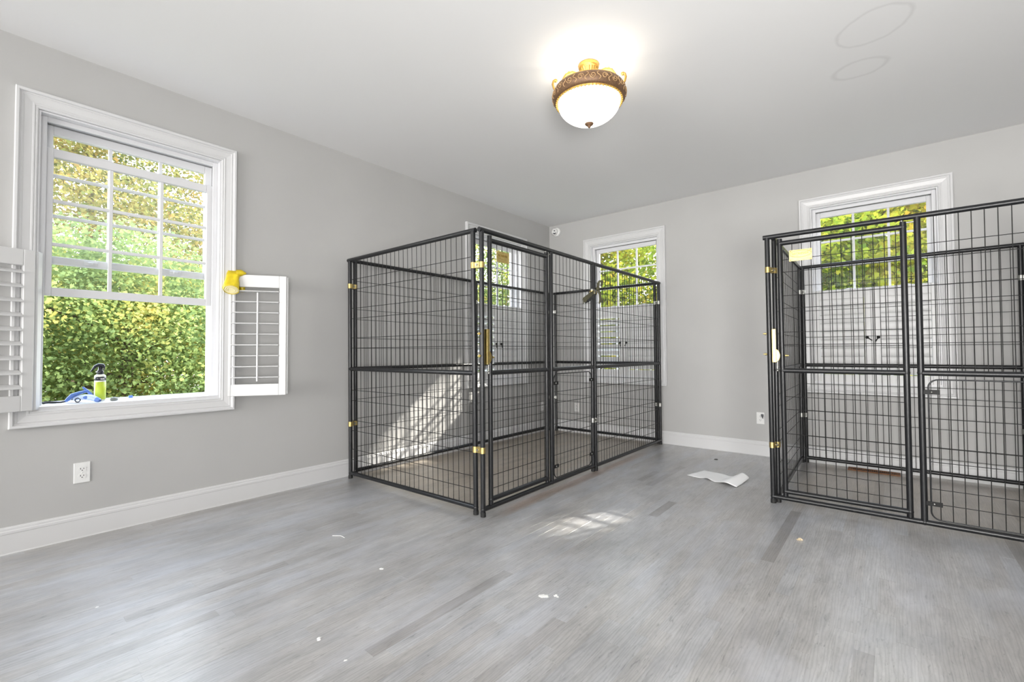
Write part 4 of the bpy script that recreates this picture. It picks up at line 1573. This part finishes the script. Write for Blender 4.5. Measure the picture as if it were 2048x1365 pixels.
# yellow rubber glove over the open shutter leaf
e = Vector((0.213, 0.340, 0)).normalized()
n = e.cross(Vector((0, 0, 1)))
GO = Vector((-0.008, -3.923, OP0 + 0.004))
GB = Matrix(((e.x, n.x, 0, GO.x), (e.y, n.y, 0, GO.y), (0, 0, 1, GO.z), (0, 0, 0, 1)))
GL = empty('rubber_glove', GB @ Vector((0.06, 0.03, 0.74)), 'yellow rubber glove draped over the open shutter leaf', 'glove')
mb = MB()
rows = []
for u0_, u1_, v0_, v1_, z_ in ((0.006, 0.100, 0.020, 0.082, 0.735), (0.000, 0.102, 0.016, 0.078, 0.752), (0.008, 0.098, 0.014, 0.066, 0.785), (0.016, 0.094, 0.013, 0.052, 0.820), (0.018, 0.100, 0.010, 0.038, 0.848),
                               (0.020, 0.118, -0.012, 0.030, 0.866)):
    cu, cv, ru, rv = (u0_ + u1_) / 2, (v0_ + v1_) / 2, (u1_ - u0_) / 2, (v1_ - v0_) / 2
    rows.append([(cu + ru * math.cos(2 * math.pi * k / 24) * (1 + 0.05 * math.sin(5 * 2 * math.pi * k / 24 + z_ * 90)), cv + rv * math.sin(2 * math.pi * k / 24), z_ + 0.012 * (1 if z_ > 0.76 else 0) * math.sin(3 * 2 * math.pi * k / 24) + (0.026 * math.sin(2 * math.pi * k / 24) if z_ < 0.74 else 0.012 * math.sin(2 * math.pi * k / 24) if z_ < 0.76 else 0)) for k in range(24)])
vs = [GB @ Vector(p) for rr_ in rows for p in rr_]
fs = [(i * 24 + k, i * 24 + (k + 1) % 24, (i + 1) * 24 + (k + 1) % 24, (i + 1) * 24 + k) for i in range(len(rows) - 1) for k in range(24)]
mb.add(vs, fs + [tuple(5 * 24 + k for k in range(24))], True)
mb.tube([GB @ Vector((0.075, 0.020, 0.860)), GB @ Vector((0.105, 0.012, 0.862)), GB @ Vector((0.134, 0.010, 0.860))], [0.024, 0.026, 0.006], 12, flat=0.9)
mb.tube([GB @ Vector((0.090, 0.010, 0.862)), GB @ Vector((0.095, -0.022, 0.858)), GB @ Vector((0.098, -0.034, 0.800)), GB @ Vector((0.105, -0.030, 0.735))], [0.024, 0.024, 0.022, 0.014], 12)
build(mb, 'glove_body', YELLOW, GL)
mb = MB()
inner = [GB @ Vector((0.053 + (p[0] - 0.053) * 0.93, 0.051 + (p[1] - 0.051) * 0.93, p[2] + 0.004)) for p in rows[0]]
mb.add(inner, [tuple(range(24))])
for f_ in (0.75, 0.5):
    mb.tube([GB @ Vector((0.053 + (p[0] - 0.053) * f_, 0.051 + (p[1] - 0.051) * f_, 0.737 + (p[2] - 0.735) * f_)) for p in rows[0] + rows[0][:1]], 0.0022, 6, caps=False)
build(mb, 'cuff_lining', CREAM, GL)

# ------------------------------------------------------------------ things on the floor
mb = MB()
c00, c10, c11, c01 = (Vector((2.217, -1.195, 0)), Vector((2.627, -1.309, 0)), Vector((2.654, -1.008, 0)), Vector((2.280, -0.938, 0)))
N, Mm = 26, 14
vs = []
for j in range(Mm + 1):
    for i in range(N + 1):
        a, b = i / N, j / Mm
        p = c00.lerp(c10, a).lerp(c01.lerp(c11, a), b)
        ridge = 0.045 * math.exp(-((a - 0.80 - 0.06 * b) / 0.13) ** 2) * (0.35 + 0.65 * b)
        crease = -0.002 * math.exp(-((a - 0.58 - 0.14 * b) / 0.04) ** 2)
        z = 0.0035 + ridge + crease + 0.010 * math.exp(-((a - 0.42) / 0.07) ** 2) * (1 - b) ** 2 + 0.002 * math.sin(9 * a + 4 * b) * math.sin(5 * b) ** 2
        notch = Vector((0, -0.028, 0)) * (math.exp(-((a - 0.62) / 0.10) ** 2) * b ** 3) + Vector((0, 0.020, 0)) * (math.exp(-((a - 0.40) / 0.12) ** 2) * (1 - b) ** 3)
        vs.append(p + notch + Vector((0, 0, max(z, 0.001))))
n1 = N + 1
top = len(vs)
vs += [v - Vector((0, 0, 0.0006)) for v in vs]
fs = []
for j in range(Mm):
    for i in range(N):
        q_ = (j * n1 + i, j * n1 + i + 1, (j + 1) * n1 + i + 1, (j + 1) * n1 + i)
        fs += [q_, tuple(top + k for k in reversed(q_))]
edge = [i for i in range(n1)] + [j * n1 + N for j in range(1, Mm + 1)] + [Mm * n1 + i for i in range(N - 1, -1, -1)] + [j * n1 for j in range(Mm - 1, 0, -1)]
for k in range(len(edge)):
    a, b = edge[k], edge[(k + 1) % len(edge)]
    fs.append((a, top + a, top + b, b))
mb.add(vs, fs, True)
tag(build(mb, 'paper_sheet', PAPER), 'curled white paper sheet on the floor between the kennels', 'paper')


def lump(name, material, x, y, s, label, cat, group=None, n=3, flat=0.35):
    mb = MB()
    for k in range(n):
        ox, oy = (random.uniform(-1, 1) * s * 0.7, random.uniform(-1, 1) * s * 0.7) if k else (0, 0)
        r = s * random.uniform(0.45, 0.8) * (1 if k == 0 else 0.7)
        vs, fs = [], []
        tmp = MB()
        tmp.sphere((0, 0, 0), r, 9, 6)
        ph = random.random() * 9
        vs = [(x + ox + p[0] * (1 + 0.35 * math.sin(7 * p[1] / s + ph)), y + oy + p[1] * (1 + 0.35 * math.sin(6 * p[0] / s + ph)), max(0.0004, (p[2] + r * 0.6) * flat * (1 + 0.2 * math.sin(9 * p[0] / s)))) for p in tmp.v]
        mb.add(vs, tmp.f, False)
    o = build(mb, name, material)
    tag(o, label, cat, group)
    return o


lump('plaster_crumb', PLASTER, 1.936, -4.238, 0.012, 'white plaster crumb on the floor, largest of the crumbs', 'crumb', 'white plaster crumbs on the floor', 3)
lump('plaster_crumb', PLASTER, 1.650, -3.782, 0.010, 'white plaster crumb on the floor in front of the kennel corner posts', 'crumb', 'white plaster crumbs on the floor', 2)
lump('plaster_crumb', PLASTER, 2.398, -3.487, 0.020, 'wide scatter of crushed white plaster on the open floor', 'crumb', 'white plaster crumbs on the floor', 9, 0.10)
lump('plaster_crumb', PLASTER, 2.439, -3.452, 0.012, 'white plaster bit at the end of the crushed scatter', 'crumb', 'white plaster crumbs on the floor', 5, 0.15)
lump('plaster_crumb', PLASTER, 1.028, -4.714, 0.009, 'thin white plaster flake on the floor under the raised window', 'crumb', 'white plaster crumbs on the floor', 3, 0.15)
lump('plaster_crumb', PLASTER, 2.116, -4.240, 0.007, 'tiny white plaster specks at the bottom edge of the floor', 'crumb', 'white plaster crumbs on the floor', 4, 0.15)
lump('beige_crumb', BEIGE, 3.147, -2.134, 0.014, 'beige crumb on the floor in front of the right kennel', 'crumb', None, 3, 0.7)
mb = MB()
mb.box((-0.016, -0.005, 0.0008), (0.016, 0.005, 0.006), Matrix.Translation((2.241, -0.461, 0)) @ Matrix.Rotation(0.5, 4, 'Z'), 0.002)
tag(build(mb, 'black_scrap', RUBBER), 'small black scrap on the floor behind the paper sheet', 'scrap')
mb = MB()
mb.tube([(1.097, -3.725, 0.003), (1.115, -3.712, 0.003), (1.138, -3.700, 0.005), (1.158, -3.697, 0.003), (1.176, -3.697, 0.0025)], 0.0016, 6)
tag(build(mb, 'thread', PLASTER), 'short white thread lying on the floor left of the kennels', 'thread')

# ------------------------------------------------------------------ outdoors: lawn and maple trees
mb = MB()
mb.box((-45, -30, -1.1), (45, 50, -0.9))
tag(build(mb, 'ground', GRASS), 'grassy ground outside below the trees', 'ground', kind='structure')

_lobes = [(0.0, -0.10), (0.30, -0.28), (0.35, 0.00), (0.53, 0.17), (0.31, 0.34), (0.0, 0.72), (-0.31, 0.34), (-0.53, 0.17), (-0.35, 0.00), (-0.30, -0.28)]
LOBE = np.array(_lobes, dtype=np.float64)


def foliage(name, material, parent, centers, radii, count, size, keep=None, seed=0):
    """maple leaves scattered through ellipsoid boughs, one joined mesh"""
    g = np.random.default_rng(seed)
    w = np.array([r[0] * r[1] * r[2] for r in radii]) ** 0.75
    which = g.choice(len(centers), size=count, p=w / w.sum())
    d = g.normal(size=(count, 3))
    d /= np.linalg.norm(d, axis=1)[:, None]
    rad = g.random(count) ** 0.42
    P = np.array(centers)[which] + d * rad[:, None] * np.array(radii)[which]
    if keep is not None:
        P = P[keep(P)]
        count = len(P)
    nrm = g.normal(size=(count, 3)) * 0.6 + np.array([0, 0, 0.5])
    nrm /= np.linalg.norm(nrm, axis=1)[:, None]
    a = np.cross(nrm, g.normal(size=(count, 3)))
    a /= np.linalg.norm(a, axis=1)[:, None]
    b = np.cross(nrm, a)
    sz = size * g.uniform(0.6, 1.25, count)
    k = len(LOBE)
    fold = np.abs(LOBE[:, 0]) * -0.25
    V_ = P[:, None, :] + sz[:, None, None] * (LOBE[None, :, 0:1] * a[:, None, :] + LOBE[None, :, 1:2] * b[:, None, :] + fold[None, :, None] * nrm[:, None, :])
    V_ = V_.reshape(-1, 3)
    c = P.mean(0)
    V_ = V_ - c
    me = bpy.data.meshes.new(name)
    me.vertices.add(count * k)
    me.vertices.foreach_set('co', V_.astype(np.float32).ravel())
    me.loops.add(count * k)
    me.loops.foreach_set('vertex_index', np.arange(count * k, dtype=np.int32))
    me.polygons.add(count)
    me.polygons.foreach_set('loop_start', np.arange(0, count * k, k, dtype=np.int32))
    me.polygons.foreach_set('loop_total', np.full(count, k, dtype=np.int32))
    me.update(calc_edges=True)
    me.validate()
    me.materials.append(material)
    o = link(name, me, parent, Matrix.Translation(Vector(c)))
    o['kind'] = 'stuff'
    return o


def tree(x, y, h, crown_r, z_lo, material, label, group, count, size, seed, keep=None, squash=1.0, boughs=14):
    root = empty('maple_tree', (x, y, -0.9), label, 'tree', group)
    g = random.Random(seed)
    mb = MB()
    top = Vector((x + g.uniform(-0.3, 0.3), y + g.uniform(-0.3, 0.3), h * 0.8))
    base = Vector((x, y, -0.92))
    tr = [base, base.lerp(top, 0.35) + Vector((g.uniform(-.12, .12), g.uniform(-.12, .12), 0)), base.lerp(top, 0.7) + Vector((g.uniform(-.15, .15), g.uniform(-.15, .15), 0)), top]
    mb.tube(tr, [0.15, 0.115, 0.08, 0.03], 10)
    build(mb, 'trunk', BARK, root)
    cen, rad = [], []
    for k in range(boughs):
        a = 2 * math.pi * (k * 0.382 + g.uniform(-0.05, 0.05))
        t = (k + 0.5) / boughs
        zz = z_lo + (h - z_lo) * (0.08 + 0.86 * t)
        rr = crown_r * math.sqrt(max(0.05, 1 - (2 * t - 1) ** 2 * 0.8)) * g.uniform(0.35, 0.75)
        cpt = Vector((x + rr * math.cos(a), y + rr * math.sin(a) * squash, zz))
        cen.append(tuple(cpt))
        s_ = crown_r * g.uniform(0.42, 0.60)
        rad.append((s_, s_ * squash, s_ * 0.72))
        st = base.lerp(top, min(0.95, max(0.30, (zz - 0.7 + 0.9) / (h * 0.8 + 0.9))))
        mid = st.lerp(cpt, 0.5) + Vector((0, 0, 0.12))
        m2 = MB()
        m2.tube([st, mid, cpt], [0.045, 0.03, 0.010], 7)
        build(m2, 'branch', BARK, root)
    foliage('foliage', material, root, cen, rad, count, size, keep, seed)
    return root


# sunlight reaches the room only through gaps in the crowns: towards two patches seen on the wall and the floor
def beam_gap(P):
    d = -np.array(SUN_DIR)
    def miss(c, r):
        q = P - np.array(c)
        t = q @ d
        off = q - t[:, None] * d
        return np.linalg.norm(off, axis=1) > r
    return miss((0.0, -2.04, 0.34), 0.35) & miss((2.12, -2.62, 0.0), 0.16)


TREES_W = 'maples outside the left wall'
TREES_N = 'maples outside the back wall'
tree(-7.2, -3.2, 2.9, 2.1, -0.7, LEAF_A, 'green maple nearest outside the raised window', TREES_W, 72000, 0.064, 11, squash=1.5)
tree(-11.2, -3.2, 7.4, 2.6, -0.2, LEAF_B, 'tall yellowing maple behind the green one outside the raised window', TREES_W, 62000, 0.082, 12, squash=1.6)
tree(-14.5, 2.4, 7.0, 2.9, -0.6, LEAF_B, 'yellow maple far out from the raised window', TREES_W, 24000, 0.13, 13, squash=1.3)
tree(-8.6, 7.0, 6.4, 2.6, 0.0, LEAF_A, 'green maple outside the left wall window by the corner', TREES_W, 34000, 0.10, 14, squash=1.4)
tree(-3.2, 7.0, 6.0, 2.4, 0.2, LEAF_C, 'green maple outside back wall, beyond the corner window', TREES_N, 38000, 0.10, 15, keep=beam_gap)
tree(-1.0, 13.5, 8.5, 3.2, -0.4, LEAF_C, 'yellow maple farther off outside the back wall', TREES_N, 22000, 0.15, 16, keep=beam_gap)
tree(3.2, 6.4, 5.4, 2.3, 0.4, LEAF_C, 'green maple outside the window behind right kennel', TREES_N, 42000, 0.10, 17, keep=beam_gap)
tree(7.0, 9.8, 9.5, 3.0, 0.6, LEAF_C, 'tall yellow maple that shades the right kennel window', TREES_N, 26000, 0.14, 18, keep=beam_gap)
tree(2.4, 12.6, 7.8, 3.0, -0.6, LEAF_C, 'yellow maple seen between the nearer ones behind right kennel', TREES_N, 20000, 0.15, 19, keep=beam_gap)
